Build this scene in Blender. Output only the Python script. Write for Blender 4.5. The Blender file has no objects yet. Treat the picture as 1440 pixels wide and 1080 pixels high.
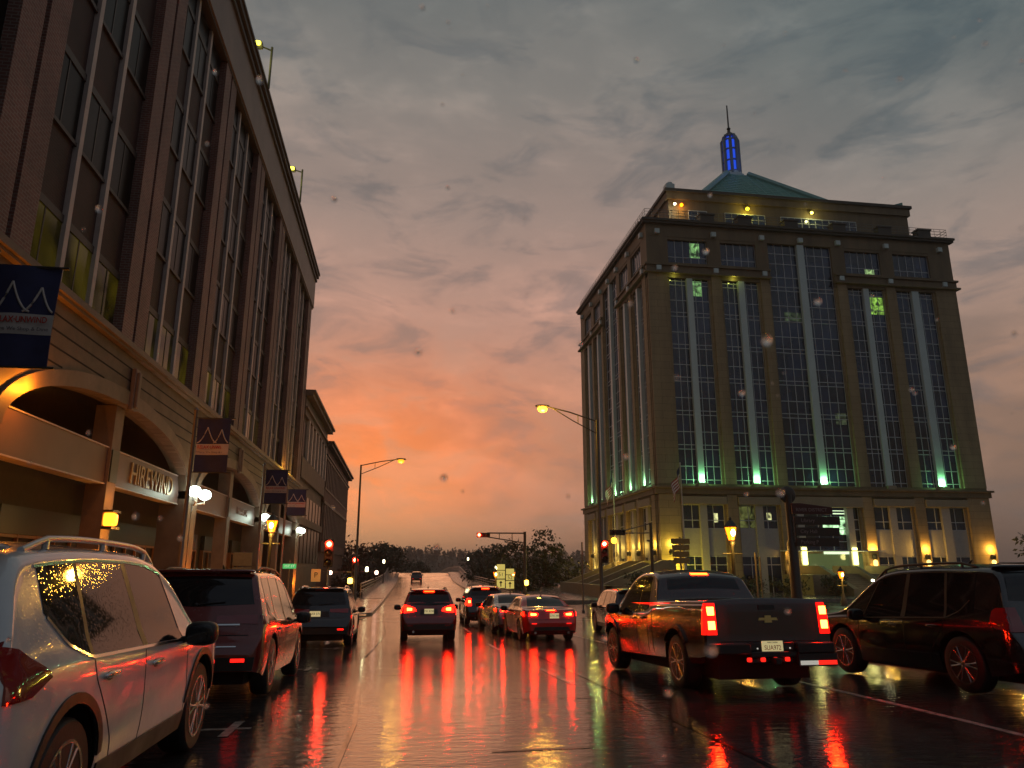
import bpy, math, random
from math import sin, cos, pi, radians, sqrt
from mathutils import Vector, Matrix
import numpy as np
random.seed(7)
S = bpy.context.scene
COL = S.collection

# ------------------------------------------------------------------ camera
cam_d = bpy.data.cameras.new('camera'); cam = bpy.data.objects.new('camera', cam_d); COL.objects.link(cam)
CP, CY = radians(14.06), radians(8.37)
cam.location = (0, 0, 1.65); cam.rotation_euler = (pi/2 + CP, 0, -CY)
cam_d.sensor_width = 36; cam_d.lens = 1030/1440*36; cam_d.clip_start = .05; cam_d.clip_end = 6000
cam_d.dof.use_dof = True; cam_d.dof.focus_distance = 22; cam_d.dof.aperture_fstop = 6.5
S.camera = cam

# ------------------------------------------------------------------ sky and sun
W = bpy.data.worlds.new('World'); S.world = W; W.use_nodes = True
def world_sky():
    nt = W.node_tree; N = nt.nodes; L = nt.links; N.clear()
    def n(t, **k):
        x = N.new(t)
        for a, b in k.items(): setattr(x, a, b)
        return x
    def math_(op, a, b=None, clamp=False):
        x = n('ShaderNodeMath', operation=op, use_clamp=clamp)
        for i, v in enumerate((a, b)):
            if v is None: continue
            if isinstance(v, (int, float)): x.inputs[i].default_value = v
            else: L.new(v, x.inputs[i])
        return x.outputs[0]
    def mixc(f, a, b, mode='MIX'):
        x = n('ShaderNodeMix', data_type='RGBA', blend_type=mode)
        for i, v in ((0, f), (6, a), (7, b)):
            if isinstance(v, (int, float)): x.inputs[i].default_value = v
            elif isinstance(v, tuple): x.inputs[i].default_value = v + (1,)
            else: L.new(v, x.inputs[i])
        return x.outputs[2]
    def ramp(f, pts, interp='EASE'):
        x = n('ShaderNodeValToRGB'); r = x.color_ramp; r.interpolation = interp
        while len(r.elements) < len(pts): r.elements.new(.5)
        for e, (p, c) in zip(r.elements, pts):
            e.position = p; e.color = (c if isinstance(c, tuple) else (c, c, c)) + (1,)
        L.new(f, x.inputs[0]); return x.outputs[0]
    def smooth(f, a, b):
        x = n('ShaderNodeMapRange', interpolation_type='SMOOTHSTEP')
        L.new(f, x.inputs[0]); x.inputs[1].default_value = a; x.inputs[2].default_value = b
        return x.outputs[0]
    def noise(vec, scale, detail=5, rough=.55, dist=0.):
        x = n('ShaderNodeTexNoise'); L.new(vec, x.inputs['Vector'])
        x.inputs['Scale'].default_value = scale; x.inputs['Detail'].default_value = detail
        x.inputs['Roughness'].default_value = rough; x.inputs['Distortion'].default_value = dist
        return x.outputs['Fac']
    tc = n('ShaderNodeTexCoord').outputs['Generated']
    sp = n('ShaderNodeSeparateXYZ'); L.new(tc, sp.inputs[0])
    x_, y_, z_ = sp.outputs
    mp = n('ShaderNodeMapping'); L.new(tc, mp.inputs[0]); mp.inputs['Scale'].default_value = (1, 1, 2.6)
    mp.inputs['Rotation'].default_value = (.0, .25, 0)
    v = mp.outputs[0]
    n1 = noise(v, 2.3, 6, .55, .4); n2 = noise(v, 7., 6, .62, .6); n3 = noise(v, 20., 4, .6)
    wob = math_('MULTIPLY_ADD', n1, .10); N_ = wob.node; N_.inputs[2].default_value = -.05
    zz = math_('ADD', z_, wob)
    base = ramp(zz, [(0., (.18, .085, .062)), (.06, (.27, .125, .092)), (.13, (.37, .16, .10)), (.22, (.40, .18, .115)), (.33, (.37, .205, .155)),
                     (.45, (.255, .18, .15)), (.58, (.165, .15, .135)), (.68, (.122, .128, .122)), (1., (.09, .10, .10))], 'LINEAR')
    # the glow of the set sun low over the bridge
    def sq(v, c0, w):
        a = math_('DIVIDE', math_('SUBTRACT', v, c0), w); return math_('MULTIPLY', a, a)
    ex = math_('MULTIPLY', math_('ADD', sq(x_, -.03, .19), sq(zz, .13, .125)), -1.)
    glow = math_('MULTIPLY', math_('POWER', 2.71828, ex), math_('MULTIPLY', smooth(y_, .2, .6), smooth(z_, -.01, .10)))
    cl = smooth(math_('ADD', math_('MULTIPLY', n2, .7), math_('MULTIPLY', n1, .35)), .42, .62)
    g = math_('MULTIPLY', glow, math_('ADD', math_('MULTIPLY', cl, .75), .42), True)
    c = mixc(g, base, (.72, .125, .006))
    # grey mauve cloud bodies
    dk = smooth(n2, .47, .66)
    low = smooth(z_, .62, .05)
    c = mixc(math_('MULTIPLY', math_('MULTIPLY', dk, math_('SUBTRACT', 1., math_('MULTIPLY', glow, .55))), .62), c, mixc(low, (.088, .095, .098), (.20, .12, .105)))
    streak = smooth(n1, .42, .68)
    c = mixc(math_('MULTIPLY', streak, .22), c, mixc(1., c, (.55, .57, .6), 'MULTIPLY'))
    lp = smooth(n1, .50, .38)
    c = mixc(math_('MULTIPLY', lp, .6), c, mixc(1., c, (1.5, 1.42, 1.36), 'MULTIPLY'))
    hl = smooth(n3, .5, .75)
    c = mixc(math_('MULTIPLY', hl, .2), c, mixc(1., c, (1.5, 1.45, 1.4), 'MULTIPLY'))
    # away from the sunset: greener grey to the right, dull blue behind
    right = smooth(x_, .14, .58)
    c = mixc(right, c, mixc(1., c, (.54, .72, .80), 'MULTIPLY'))
    back = smooth(y_, .45, -.35)
    c = mixc(back, c, mixc(smooth(z_, .34, .10), mixc(cl, (.08, .092, .115), (.115, .125, .14)), (.055, .042, .036)))
    below = smooth(z_, 0., -.06)
    c = mixc(below, c, (.03, .025, .02))
    # clear air above the clouds
    sky = n('ShaderNodeTexSky', sky_type='NISHITA', sun_disc=False)
    sky.sun_elevation = radians(6); sky.sun_rotation = radians(-4)
    sm = n('ShaderNodeVectorMath', operation='SCALE'); L.new(sky.outputs[0], sm.inputs[0]); sm.inputs['Scale'].default_value = .04
    sc = n('ShaderNodeVectorMath', operation='SCALE'); L.new(c, sc.inputs[0]); sc.inputs['Scale'].default_value = 9.7
    ad = n('ShaderNodeVectorMath', operation='ADD'); L.new(sc.outputs[0], ad.inputs[0]); L.new(sm.outputs[0], ad.inputs[1])
    bg = n('ShaderNodeBackground'); L.new(ad.outputs[0], bg.inputs[0]); bg.inputs[1].default_value = .1
    out = n('ShaderNodeOutputWorld'); L.new(bg.outputs[0], out.inputs[0])
world_sky()
sl = bpy.data.lights.new('sun', 'SUN'); sl.energy = .05; sl.angle = radians(24); sl.color = (1, .55, .3)
so = bpy.data.objects.new('sun', sl); COL.objects.link(so); so.rotation_euler = (radians(-84), 0, radians(4))
S.view_settings.view_transform = 'Standard'; S.view_settings.look = 'None'; S.view_settings.exposure = .5; S.view_settings.gamma = 1
S.render.engine = 'CYCLES'
S.cycles.max_bounces = 6; S.cycles.glossy_bounces = 4; S.cycles.transparent_max_bounces = 6; S.cycles.sample_clamp_indirect = 6

# ------------------------------------------------------------------ materials
MATS = {}
def mat(name, col=(.5, .5, .5), rough=.5, metal=0., var=.0, vscale=4., bump=0., bscale=60., emit=None, estr=0., coat=0., spec=.5, beads=0., evar=0., brick=None, rvar=0., stretch=None):
    if name in MATS: return MATS[name]
    m = bpy.data.materials.new(name); m.use_nodes = True; nt = m.node_tree; N = nt.nodes; L = nt.links
    b = N['Principled BSDF']
    b.inputs['Base Color'].default_value = (*col, 1); b.inputs['Roughness'].default_value = rough; b.inputs['Metallic'].default_value = metal
    b.inputs['Coat Weight'].default_value = coat; b.inputs['Specular IOR Level'].default_value = spec
    if emit:
        b.inputs['Emission Color'].default_value = (*emit, 1); b.inputs['Emission Strength'].default_value = estr
    vec = None
    if var or bump or brick or rvar:
        tc = N.new('ShaderNodeTexCoord'); vec = tc.outputs['Object']
        if stretch:
            mp = N.new('ShaderNodeMapping'); mp.inputs['Scale'].default_value = stretch; L.new(vec, mp.inputs[0]); svec = mp.outputs[0]
        else: svec = vec
    csrc = None
    if brick:
        sx = N.new('ShaderNodeSeparateXYZ'); L.new(vec, sx.inputs[0])
        ad = N.new('ShaderNodeMath'); L.new(sx.outputs[0], ad.inputs[0]); L.new(sx.outputs[1], ad.inputs[1])
        cb = N.new('ShaderNodeCombineXYZ'); L.new(ad.outputs[0], cb.inputs[0]); L.new(sx.outputs[2], cb.inputs[1])
        bt = N.new('ShaderNodeTexBrick'); L.new(cb.outputs[0], bt.inputs[0])
        bw, bh, mo, mc, ms = brick
        bt.inputs['Scale'].default_value = 1; bt.inputs['Brick Width'].default_value = bw; bt.inputs['Row Height'].default_value = bh
        bt.inputs['Mortar Size'].default_value = ms; bt.inputs['Mortar Smooth'].default_value = .2; bt.inputs['Bias'].default_value = 0
        bt.inputs['Color1'].default_value = (*col, 1); bt.inputs['Color2'].default_value = (*[c*mo for c in col], 1); bt.inputs['Mortar'].default_value = (*mc, 1)
        csrc = bt.outputs[0]
        bp = N.new('ShaderNodeBump'); bp.inputs['Strength'].default_value = .6; bp.inputs['Distance'].default_value = .01; bp.invert = True; bt.offset = .5
        L.new(bt.outputs['Fac'], bp.inputs['Height']); L.new(bp.outputs[0], b.inputs['Normal'])
    if var or rvar:
        nz = N.new('ShaderNodeTexNoise'); nz.inputs['Scale'].default_value = vscale; nz.inputs['Detail'].default_value = 6; nz.inputs['Roughness'].default_value = .6
        L.new(svec, nz.inputs['Vector'])
    if var:
        mr = N.new('ShaderNodeMapRange'); mr.inputs[1].default_value = .3; mr.inputs[2].default_value = .7; mr.inputs[3].default_value = 1-var; mr.inputs[4].default_value = 1+var
        L.new(nz.outputs['Fac'], mr.inputs[0])
        mx = N.new('ShaderNodeVectorMath'); mx.operation = 'SCALE'
        if csrc: L.new(csrc, mx.inputs[0])
        else: mx.inputs[0].default_value = col
        L.new(mr.outputs[0], mx.inputs['Scale']); csrc = mx.outputs[0]
    if csrc: L.new(csrc, b.inputs['Base Color'])
    if rvar:
        mr = N.new('ShaderNodeMapRange'); mr.inputs[1].default_value = .3; mr.inputs[2].default_value = .7; mr.inputs[3].default_value = max(.01, rough-rvar); mr.inputs[4].default_value = rough+rvar
        L.new(nz.outputs['Fac'], mr.inputs[0]); L.new(mr.outputs[0], b.inputs['Roughness'])
    if evar:
        tc3 = N.new('ShaderNodeTexCoord'); n3 = N.new('ShaderNodeTexNoise'); n3.inputs['Scale'].default_value = evar; n3.inputs['Detail'].default_value = 5; n3.inputs['Distortion'].default_value = 1.2; L.new(tc3.outputs['Object'], n3.inputs['Vector'])
        rm = N.new('ShaderNodeMapRange'); L.new(n3.outputs['Fac'], rm.inputs[0])
        for i, v in enumerate((.36, .66, .05*estr, 1.9*estr)): rm.inputs[i+1].default_value = v
        L.new(rm.outputs[0], b.inputs['Emission Strength'])
    if beads:
        tc2 = N.new('ShaderNodeTexCoord'); vo = N.new('ShaderNodeTexVoronoi'); vo.inputs['Scale'].default_value = 46.; L.new(tc2.outputs['Object'], vo.inputs['Vector'])
        rp = N.new('ShaderNodeMapRange'); rp.interpolation_type = 'SMOOTHSTEP'; L.new(vo.outputs['Distance'], rp.inputs[0])
        for i, v in enumerate((.12, .42, 1., 0.)): rp.inputs[i+1].default_value = v
        bp = N.new('ShaderNodeBump'); bp.inputs['Strength'].default_value = beads; bp.inputs['Distance'].default_value = .004
        L.new(rp.outputs[0], bp.inputs['Height']); L.new(bp.outputs[0], b.inputs['Normal'])
        if coat: L.new(bp.outputs[0], b.inputs['Coat Normal'])
    if bump and not brick:
        n2 = N.new('ShaderNodeTexNoise'); n2.inputs['Scale'].default_value = bscale; n2.inputs['Detail'].default_value = 4; L.new(svec, n2.inputs['Vector'])
        bp = N.new('ShaderNodeBump'); bp.inputs['Strength'].default_value = bump; bp.inputs['Distance'].default_value = .01
        L.new(n2.outputs['Fac'], bp.inputs['Height']); L.new(bp.outputs[0], b.inputs['Normal'])
    MATS[name] = m; return m

def emat(name, col=None, s=0): return mat(name, (.02, .02, .02), .3, emit=col, estr=s)

def wet_road():
    m = mat('wet_asphalt', (.02, .02, .021), .1); nt = m.node_tree; N = nt.nodes; L = nt.links; b = N['Principled BSDF']
    tc = N.new('ShaderNodeTexCoord').outputs['Object']
    def nz(scale, detail=4, st=None, rough=.55):
        x = N.new('ShaderNodeTexNoise'); x.inputs['Scale'].default_value = scale; x.inputs['Detail'].default_value = detail; x.inputs['Roughness'].default_value = rough
        if st:
            mp = N.new('ShaderNodeMapping'); mp.inputs['Scale'].default_value = st; L.new(tc, mp.inputs[0]); L.new(mp.outputs[0], x.inputs['Vector'])
        else: L.new(tc, x.inputs['Vector'])
        return x.outputs['Fac']
    def mr(f, a, b_, c, d):
        x = N.new('ShaderNodeMapRange'); L.new(f, x.inputs[0])
        for i, v in enumerate((a, b_, c, d)): x.inputs[i+1].default_value = v
        return x.outputs[0]
    wetness = nz(.45, 5, (1., .35, 1.))          # where the film of water is deep
    grain = nz(160., 3)
    L.new(mr(wetness, .38, .62, .05, .17), b.inputs['Roughness'])
    vc = N.new('ShaderNodeVectorMath'); vc.operation = 'SCALE'; vc.inputs[0].default_value = (.042, .038, .035)
    L.new(mr(nz(2.2, 7, None, .65), .3, .7, .55, 1.5), vc.inputs['Scale']); L.new(vc.outputs[0], b.inputs['Base Color'])
    h1 = nz(3.2, 3, (1., 2.6, 1.)); h2 = nz(22., 2, (1., 2.2, 1.))
    add = N.new('ShaderNodeMath'); add.operation = 'MULTIPLY_ADD'; L.new(h2, add.inputs[0]); add.inputs[1].default_value = .16; L.new(h1, add.inputs[2])
    g2 = N.new('ShaderNodeMath'); g2.operation = 'MULTIPLY'; L.new(grain, g2.inputs[0]); L.new(mr(wetness, .42, .58, .0, .05), g2.inputs[1])
    a2 = N.new('ShaderNodeMath'); a2.operation = 'ADD'; L.new(add.outputs[0], a2.inputs[0]); L.new(g2.outputs[0], a2.inputs[1])
    bp = N.new('ShaderNodeBump'); bp.inputs['Strength'].default_value = .26; bp.inputs['Distance'].default_value = .03
    L.new(a2.outputs[0], bp.inputs['Height']); L.new(bp.outputs[0], b.inputs['Normal'])
    b.inputs['Specular IOR Level'].default_value = .9; b.inputs['IOR'].default_value = 1.55
    return m

# ------------------------------------------------------------------ mesh helpers
class MB:
    def __init__(s): s.v = []; s.f = []
    def add(s, vs, fs):
        o = len(s.v); s.v += [tuple(p) for p in vs]; s.f += [tuple(i+o for i in f) for f in fs]; return s
    def box(s, x0, x1, y0, y1, z0, z1):
        if x0 > x1: x0, x1 = x1, x0
        if y0 > y1: y0, y1 = y1, y0
        return s.add([(x0, y0, z0), (x1, y0, z0), (x1, y1, z0), (x0, y1, z0), (x0, y0, z1), (x1, y0, z1), (x1, y1, z1), (x0, y1, z1)],
                     [(0, 3, 2, 1), (4, 5, 6, 7), (0, 1, 5, 4), (1, 2, 6, 5), (2, 3, 7, 6), (3, 0, 4, 7)])
    def tube(s, pts, r, n=8, cap=True):
        pts = [Vector(p) for p in pts]; rs = r if isinstance(r, (list, tuple)) else [r]*len(pts)
        vs = []; fs = []; k = len(pts)
        for i, p in enumerate(pts):
            t = (pts[min(i+1, k-1)]-pts[max(i-1, 0)]).normalized()
            a = Vector((0, 0, 1)) if abs(t.z) < .9 else Vector((1, 0, 0))
            u = t.cross(a).normalized(); w = t.cross(u)
            for j in range(n):
                th = 2*pi*j/n; vs.append(p+(u*cos(th)+w*sin(th))*rs[i])
        for i in range(k-1):
            for j in range(n):
                fs.append((i*n+j, i*n+(j+1) % n, (i+1)*n+(j+1) % n, (i+1)*n+j))
        if cap: fs += [tuple(range(n-1, -1, -1)), tuple(range((k-1)*n, k*n))]
        return s.add(vs, fs)
    def lathe(s, prof, c=(0, 0, 0), axis='z', n=16):
        """prof: (radius, height) pairs"""
        vs = []; fs = []; k = len(prof)
        for r, h in prof:
            for j in range(n):
                th = 2*pi*j/n; a, b = r*cos(th), r*sin(th)
                p = {'z': (a, b, h), 'x': (h, a, b), 'y': (a, h, b)}[axis]
                vs.append((p[0]+c[0], p[1]+c[1], p[2]+c[2]))
        for i in range(k-1):
            for j in range(n): fs.append((i*n+j, i*n+(j+1) % n, (i+1)*n+(j+1) % n, (i+1)*n+j))
        fs += [tuple(range(n-1, -1, -1)), tuple(range((k-1)*n, k*n))]
        return s.add(vs, fs)
    def sell(s, c, r, e=1., n=14, m=8):
        """superellipsoid; e<1 boxier"""
        f = lambda t: math.copysign(abs(t)**e, t)
        vs = []; fs = []
        for i in range(m+1):
            a = -pi/2+pi*i/m
            for j in range(n):
                th = 2*pi*j/n
                vs.append((c[0]+r[0]*f(cos(a))*f(cos(th)), c[1]+r[1]*f(cos(a))*f(sin(th)), c[2]+r[2]*f(sin(a))))
        for i in range(m):
            for j in range(n): fs.append((i*n+j, i*n+(j+1) % n, (i+1)*n+(j+1) % n, (i+1)*n+j))
        return s.add(vs, fs)
    def prism(s, poly, fn0, fn1):
        """poly of (a,b); fn0/fn1 map to 3D for the two ends"""
        n = len(poly); vs = [fn0(*p) for p in poly]+[fn1(*p) for p in poly]
        fs = [tuple(range(n-1, -1, -1)), tuple(range(n, 2*n))]+[(i, (i+1) % n, n+(i+1) % n, n+i) for i in range(n)]
        return s.add(vs, fs)
    def grid(s, rows, closed=False):
        k = len(rows[0]); vs = [p for r in rows for p in r]; fs = []
        for i in range(len(rows)-1):
            for j in range(k-1+(1 if closed else 0)):
                fs.append((i*k+j, i*k+(j+1) % k, (i+1)*k+(j+1) % k, (i+1)*k+j))
        return s.add(vs, fs)
    def build(s, name, m, parent=None, smooth=None, local=False, bevel=0., fix=True):
        off = Vector((0, 0, 0)) if (parent is None or local) else world_loc(parent)
        me = bpy.data.meshes.new(name); me.from_pydata([(p[0]-off[0], p[1]-off[1], p[2]-off[2]) for p in s.v], [], s.f)
        me.validate(); me.update()
        if fix or bevel:
            import bmesh
            bm = bmesh.new(); bm.from_mesh(me)
            bmesh.ops.remove_doubles(bm, verts=bm.verts, dist=1e-5)
            if bevel:
                es = [e for e in bm.edges if e.is_manifold and e.calc_face_angle(0) > .6]
                bmesh.ops.bevel(bm, geom=es, offset=bevel, segments=1, affect='EDGES', clamp_overlap=True)
            bmesh.ops.recalc_face_normals(bm, faces=bm.faces); bm.to_mesh(me); bm.free()
        me.materials.append(m)
        if smooth is not None:
            me.shade_smooth(); me.set_sharp_from_angle(angle=radians(smooth))
        o = bpy.data.objects.new(name, me); COL.objects.link(o)
        if parent: o.parent = parent
        return o
def world_loc(o):
    p = Vector((0, 0, 0))
    while o: p += o.location; o = o.parent
    return p
def tag(o, label=None, cat=None, group=None, kind=None):
    for k, v in (('label', label), ('category', cat), ('group', group), ('kind', kind)):
        if v: o[k] = v
    return o
def thing(name, label, cat, loc=(0, 0, 0), rz=0, group=None, rx=0):
    o = bpy.data.objects.new(name, None); COL.objects.link(o); o.location = loc; o.rotation_euler = (rx, 0, rz); o.empty_display_size = .2
    return tag(o, label, cat, group)
def lamp(name, loc, col, energy, parent=None, r=.06, kind='POINT', rot=None, size=None):
    d = bpy.data.lights.new(name, kind); d.energy = energy; d.color = col; d.shadow_soft_size = r
    if kind == 'SPOT': d.spot_size = size or 1.2; d.spot_blend = .6
    o = bpy.data.objects.new(name, d); COL.objects.link(o)
    o.location = Vector(loc) - (world_loc(parent) if parent else Vector((0, 0, 0)))
    if rot: o.rotation_euler = rot
    if parent: o.parent = parent
    return o
def text(name, s, loc, size, m, parent, rot=(pi/2, 0, 0), ext=.004, sx=1., label=None, world=True, bold=0.):
    c = bpy.data.curves.new(name, 'FONT'); c.body = s; c.size = size; c.extrude = ext; c.align_x = 'CENTER'; c.align_y = 'CENTER'; c.offset = bold
    c.resolution_u = 3
    tmp = bpy.data.objects.new('tmp', c); COL.objects.link(tmp)
    me = bpy.data.meshes.new_from_object(tmp.evaluated_get(bpy.context.evaluated_depsgraph_get())); bpy.data.objects.remove(tmp); bpy.data.curves.remove(c)
    me.name = name; me.materials.clear(); me.materials.append(m); o = bpy.data.objects.new(name, me); COL.objects.link(o)
    o.location = Vector(loc) - (world_loc(parent) if world else Vector((0, 0, 0))); o.rotation_euler = rot; o.scale = (sx, 1, 1); o.parent = parent
    return o
def pchip(xs, ys):
    xs = np.array(xs, float); ys = np.array(ys, float); h = np.diff(xs); d = np.diff(ys)/h; m = np.zeros(len(xs))
    for i in range(1, len(xs)-1):
        if d[i-1]*d[i] > 0:
            w1 = 2*h[i]+h[i-1]; w2 = h[i]+2*h[i-1]; m[i] = (w1+w2)/(w1/d[i-1]+w2/d[i])
    m[0] = d[0]; m[-1] = d[-1]
    def f(x):
        x = min(max(x, xs[0]), xs[-1]); i = min(int(np.searchsorted(xs, x, 'right'))-1, len(xs)-2)
        t = (x-xs[i])/h[i]
        return float(ys[i]*(1+2*t)*(1-t)**2+h[i]*m[i]*t*(1-t)**2+ys[i+1]*t*t*(3-2*t)+h[i]*m[i+1]*t*t*(t-1))
    return f
gz = pchip([-60, 0, 6, 11, 17, 23, 28, 36, 50, 70, 100, 125, 142, 155, 175, 205, 260, 400], [.3, .03, 0, -.1, -.36, -.62, -.77, -.88, -.92, -.9, -.82, -.62, .1, .55, .45, -.9, -4, -6])
# ------------------------------------------------------------------ vehicles
M_glass = mat('car_glass', (.006, .007, .008), .03, spec=.5, beads=.045)
M_tyre = mat('tyre_rubber', (.012, .012, .012), .55, bump=.3, bscale=80)
M_rim = mat('alloy_rim', (.45, .44, .43), .25, 1.)
M_black = mat('black_plastic', (.012, .012, .012), .4, rvar=.1)
M_chrome = mat('chrome', (.7, .68, .66), .12, 1.)
M_dark = mat('wheel_well_black', (.004, .004, .004), .9)
M_red_off = mat('red_lens', (.22, .004, .006), .08, coat=1., rvar=.03)
M_red_dim = mat('red_lens_dim', (.2, .003, .003), .1, emit=(1, .01, .006), estr=1.6, coat=1.)
M_red_on = mat('red_lens_lit', (.3, .004, .004), .15, emit=(1, .004, .001), estr=12.)
M_bulb = mat('brake_bulb', (.5, .1, .05), .2, emit=(1, .016, .002), estr=150.)
M_bulb2 = mat('brake_bar', (.5, .05, .03), .2, emit=(1, .010, .001), estr=80.)
M_plate = mat('licence_plate_yellow', (.75, .68, .42), .45, emit=(1., .82, .38), estr=.28)
M_plate2 = mat('licence_plate_white', (.8, .78, .66), .45, emit=(1., .9, .6), estr=.16)
M_ink = mat('plate_ink', (.05, .02, .02), .5)
M_ink_red = mat('plate_ink_red', (.5, .06, .03), .5)
M_head = mat('headlamp_lens', (.35, .35, .36), .06, coat=1.)
M_seam = mat('panel_gap', (.003, .003, .003), .8)
M_ember = mat('amber_lens', (.5, .15, .02), .1, emit=(1, .35, .05), estr=1.)
def paint(name, col, rough=.22, fl=0.): return mat(name, col, rough, fl, coat=1., rvar=.06, var=.10, vscale=2.5, beads=.09)

class Body:
    """A car body given by its side view; every section across it is a polyline, so lamps and windows can be laid on its surface."""
    def __init__(s, L, Wd, top, belt, bottom, wr, ar, af, tum=.30, roof_r=.10, rear_in=.16, front_in=.30, rear_R=.30, front_R=.75, bulge=.05, bed=None, arch=None):
        s.L, s.W, s.wr, s.axles, s.tum, s.roof_r = L, Wd, wr, (ar, af), tum, roof_r
        s.top = pchip(*zip(*top)); s.belt = pchip(*zip(*belt)); s.bot = pchip(*zip(*bottom))
        s.ri, s.fi, s.rR, s.fR, s.bulge, s.bed = rear_in, front_in, rear_R, front_R, bulge, bed
        s.arch = arch or wr*1.17; s.cache = {}; s.knots = [p[0] for p in top]
    def plan(s, l):
        w = s.W/2
        if l < s.rR: w -= s.ri*(1-sqrt(max(0, 1-(1-l/s.rR)**2)))
        if s.L-l < s.fR: w -= s.fi*(1-sqrt(max(0, 1-(1-(s.L-l)/s.fR)**2)))
        return w
    def sec(s, l):
        k = round(l, 4)
        if k in s.cache: return s.cache[k]
        w = s.plan(l); zt = s.top(l); zb = s.bot(l)
        for a in s.axles:
            d = abs(l-a)
            if d < s.arch: zb = max(zb, s.wr+sqrt(s.arch**2-d*d))
        be = min(s.belt(l), zt-.035); zb = min(zb, be-.02)
        zm = s.belt(s.L*.5)*.66
        yl = lambda z: w*(1-s.bulge*((z-zm)/.42)**2*(1.25 if z < zm else .75)) if abs(z-zm) < 2 else w
        P = []
        for i in range(11):
            z = zb+(be-zb)*i/10; P.append((yl(z), z))
        yb = P[-1][0]
        U = zt-be; cr = min(max(.28*U, .012), .045); r = min(s.roof_r, .42*U)
        ze = zt-cr-r
        for i in range(1, 7):
            z = be+(ze-be)*i/6; q = z-be
            P.append((yb-s.tum*q-.06*q*q-(.02*min(q/.05, 1)), z))
        ye = P[-1][0]
        ri = min(r*1.1, ye*.4)
        for i in range(1, 6):
            a = pi/2*i/5; P.append((ye-ri*(1-cos(a)), ze+r*sin(a)))
        yr = P[-1][0]; zr = P[-1][1]
        for i in range(1, 8):
            y = yr*(1-i/7); P.append((y, zr+cr*(1-(y/yr)**2)))
        if s.bed and s.bed[0] < l < s.bed[1]:
            # open load bed: the top drops inside the rails
            T = P[-7:]; yi = yr-.03
            P[-7:] = [(yi, zr), (yi-.02, s.bed[2]+.02)]+[(yi*(1-i/4)*.97, s.bed[2]) for i in range(0, 5)]
        s.cache[k] = P; return P
    def half(s, l, z):
        P = s.sec(l)[:22]; return float(np.interp(z, [p[1] for p in P], [p[0] for p in P]))
    def topz(s, l, y):
        P = s.sec(l)[16:]; y = abs(y)
        return float(np.interp(y, [p[0] for p in P][::-1], [p[1] for p in P][::-1]))
    def inside(s, l, y, z):
        P = s.sec(l); y = abs(y)
        if z <= P[21][1]: return s.half(l, z) >= y
        return P[21][0] >= y and s.topz(l, y) >= z
    def lrear(s, y, z, front=False):
        f = (lambda t: s.L-t) if front else (lambda t: t)
        a = 0.; st = .03
        if s.inside(f(0), y, z): return f(0)
        b = st
        while b < s.L*.6 and not s.inside(f(b), y, z): a = b; b += st
        for _ in range(9):
            c = (a+b)/2
            if s.inside(f(c), y, z): b = c
            else: a = c
        return f(b)
    def P3(s, x, l, z): return (x, l-s.L/2, z)
    def shell(s):
        st = set(np.linspace(0, s.L, int(s.L/.09)))
        for a in s.axles:
            for k in range(25): st.add(a-s.arch*cos(pi*k/24))
            st.add(a-s.arch-.002); st.add(a+s.arch+.002)
        for k in s.knots: st |= {k}
        for k in (.01, .025, .045, .07): st |= {k, s.L-k}
        if s.bed: st |= {s.bed[0]-.005, s.bed[0]+.005, s.bed[1]-.005, s.bed[1]+.005}
        st = sorted(x for x in st if 0 <= x <= s.L)
        out = [st[0]]
        for x in st[1:]:
            if x-out[-1] > .004: out.append(x)
        m = MB(); rows = []
        for l in out:
            P = s.sec(l)
            rows.append([s.P3(y, l, z) for y, z in P]+[s.P3(-y, l, z) for y, z in P[-2::-1]])
        m.grid(rows)
        n = len(rows[0]); k = len(rows)
        m.f.append(tuple(range(n))); m.f.append(tuple((k-1)*n+i for i in range(n-1, -1, -1)))
        return m
    # patches
    def _sheet(s, fn, pb, pt, n, mrows, off):
        def res(P, n):
            P = [np.array(p, float) for p in P]; d = [0.]
            for a, b in zip(P, P[1:]): d.append(d[-1]+float(np.linalg.norm(b-a)))
            out = []
            for i in range(n+1):
                t = d[-1]*i/n; out.append([float(np.interp(t, d, [p[k] for p in P])) for k in (0, 1)])
            return out
        A, B = res(pb, n), res(pt, n)
        F, K = [], []
        for j in range(mrows+1):
            t = j/mrows
            q = [(a[0]*(1-t)+b[0]*t, a[1]*(1-t)+b[1]*t) for a, b in zip(A, B)]
            F.append([fn(p, off) for p in q]); K.append([fn(p, -.012) for p in q])
        m = MB(); m.grid(F)
        ring = lambda G: G[0]+[r[-1] for r in G[1:]]+G[-1][-2::-1]+[r[0] for r in G[-2:0:-1]]
        a, b = ring(F), ring(K); m.grid([a, b], closed=True)
        return m
    def side(s, pb, pt, sd=1, off=.004, n=10, rows=4):
        return s._sheet(lambda p, o: s.P3(sd*(s.half(p[0], p[1])+o), p[0], p[1]), pb, pt, n, rows, off)
    def rear(s, pb, pt, off=.004, n=10, rows=4):
        return s._sheet(lambda p, o: s.P3(p[0], s.lrear(p[0], p[1])-o, p[1]), pb, pt, n, rows, off)
    def front(s, pb, pt, off=.004, n=10, rows=4):
        return s._sheet(lambda p, o: s.P3(p[0], s.lrear(p[0], p[1], True)+o, p[1]), pb, pt, n, rows, off)
    def up(s, pb, pt, off=.004, n=10, rows=4):
        return s._sheet(lambda p, o: s.P3(p[0], p[1], s.topz(p[1], p[0])+o), pb, pt, n, rows, off)
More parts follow.
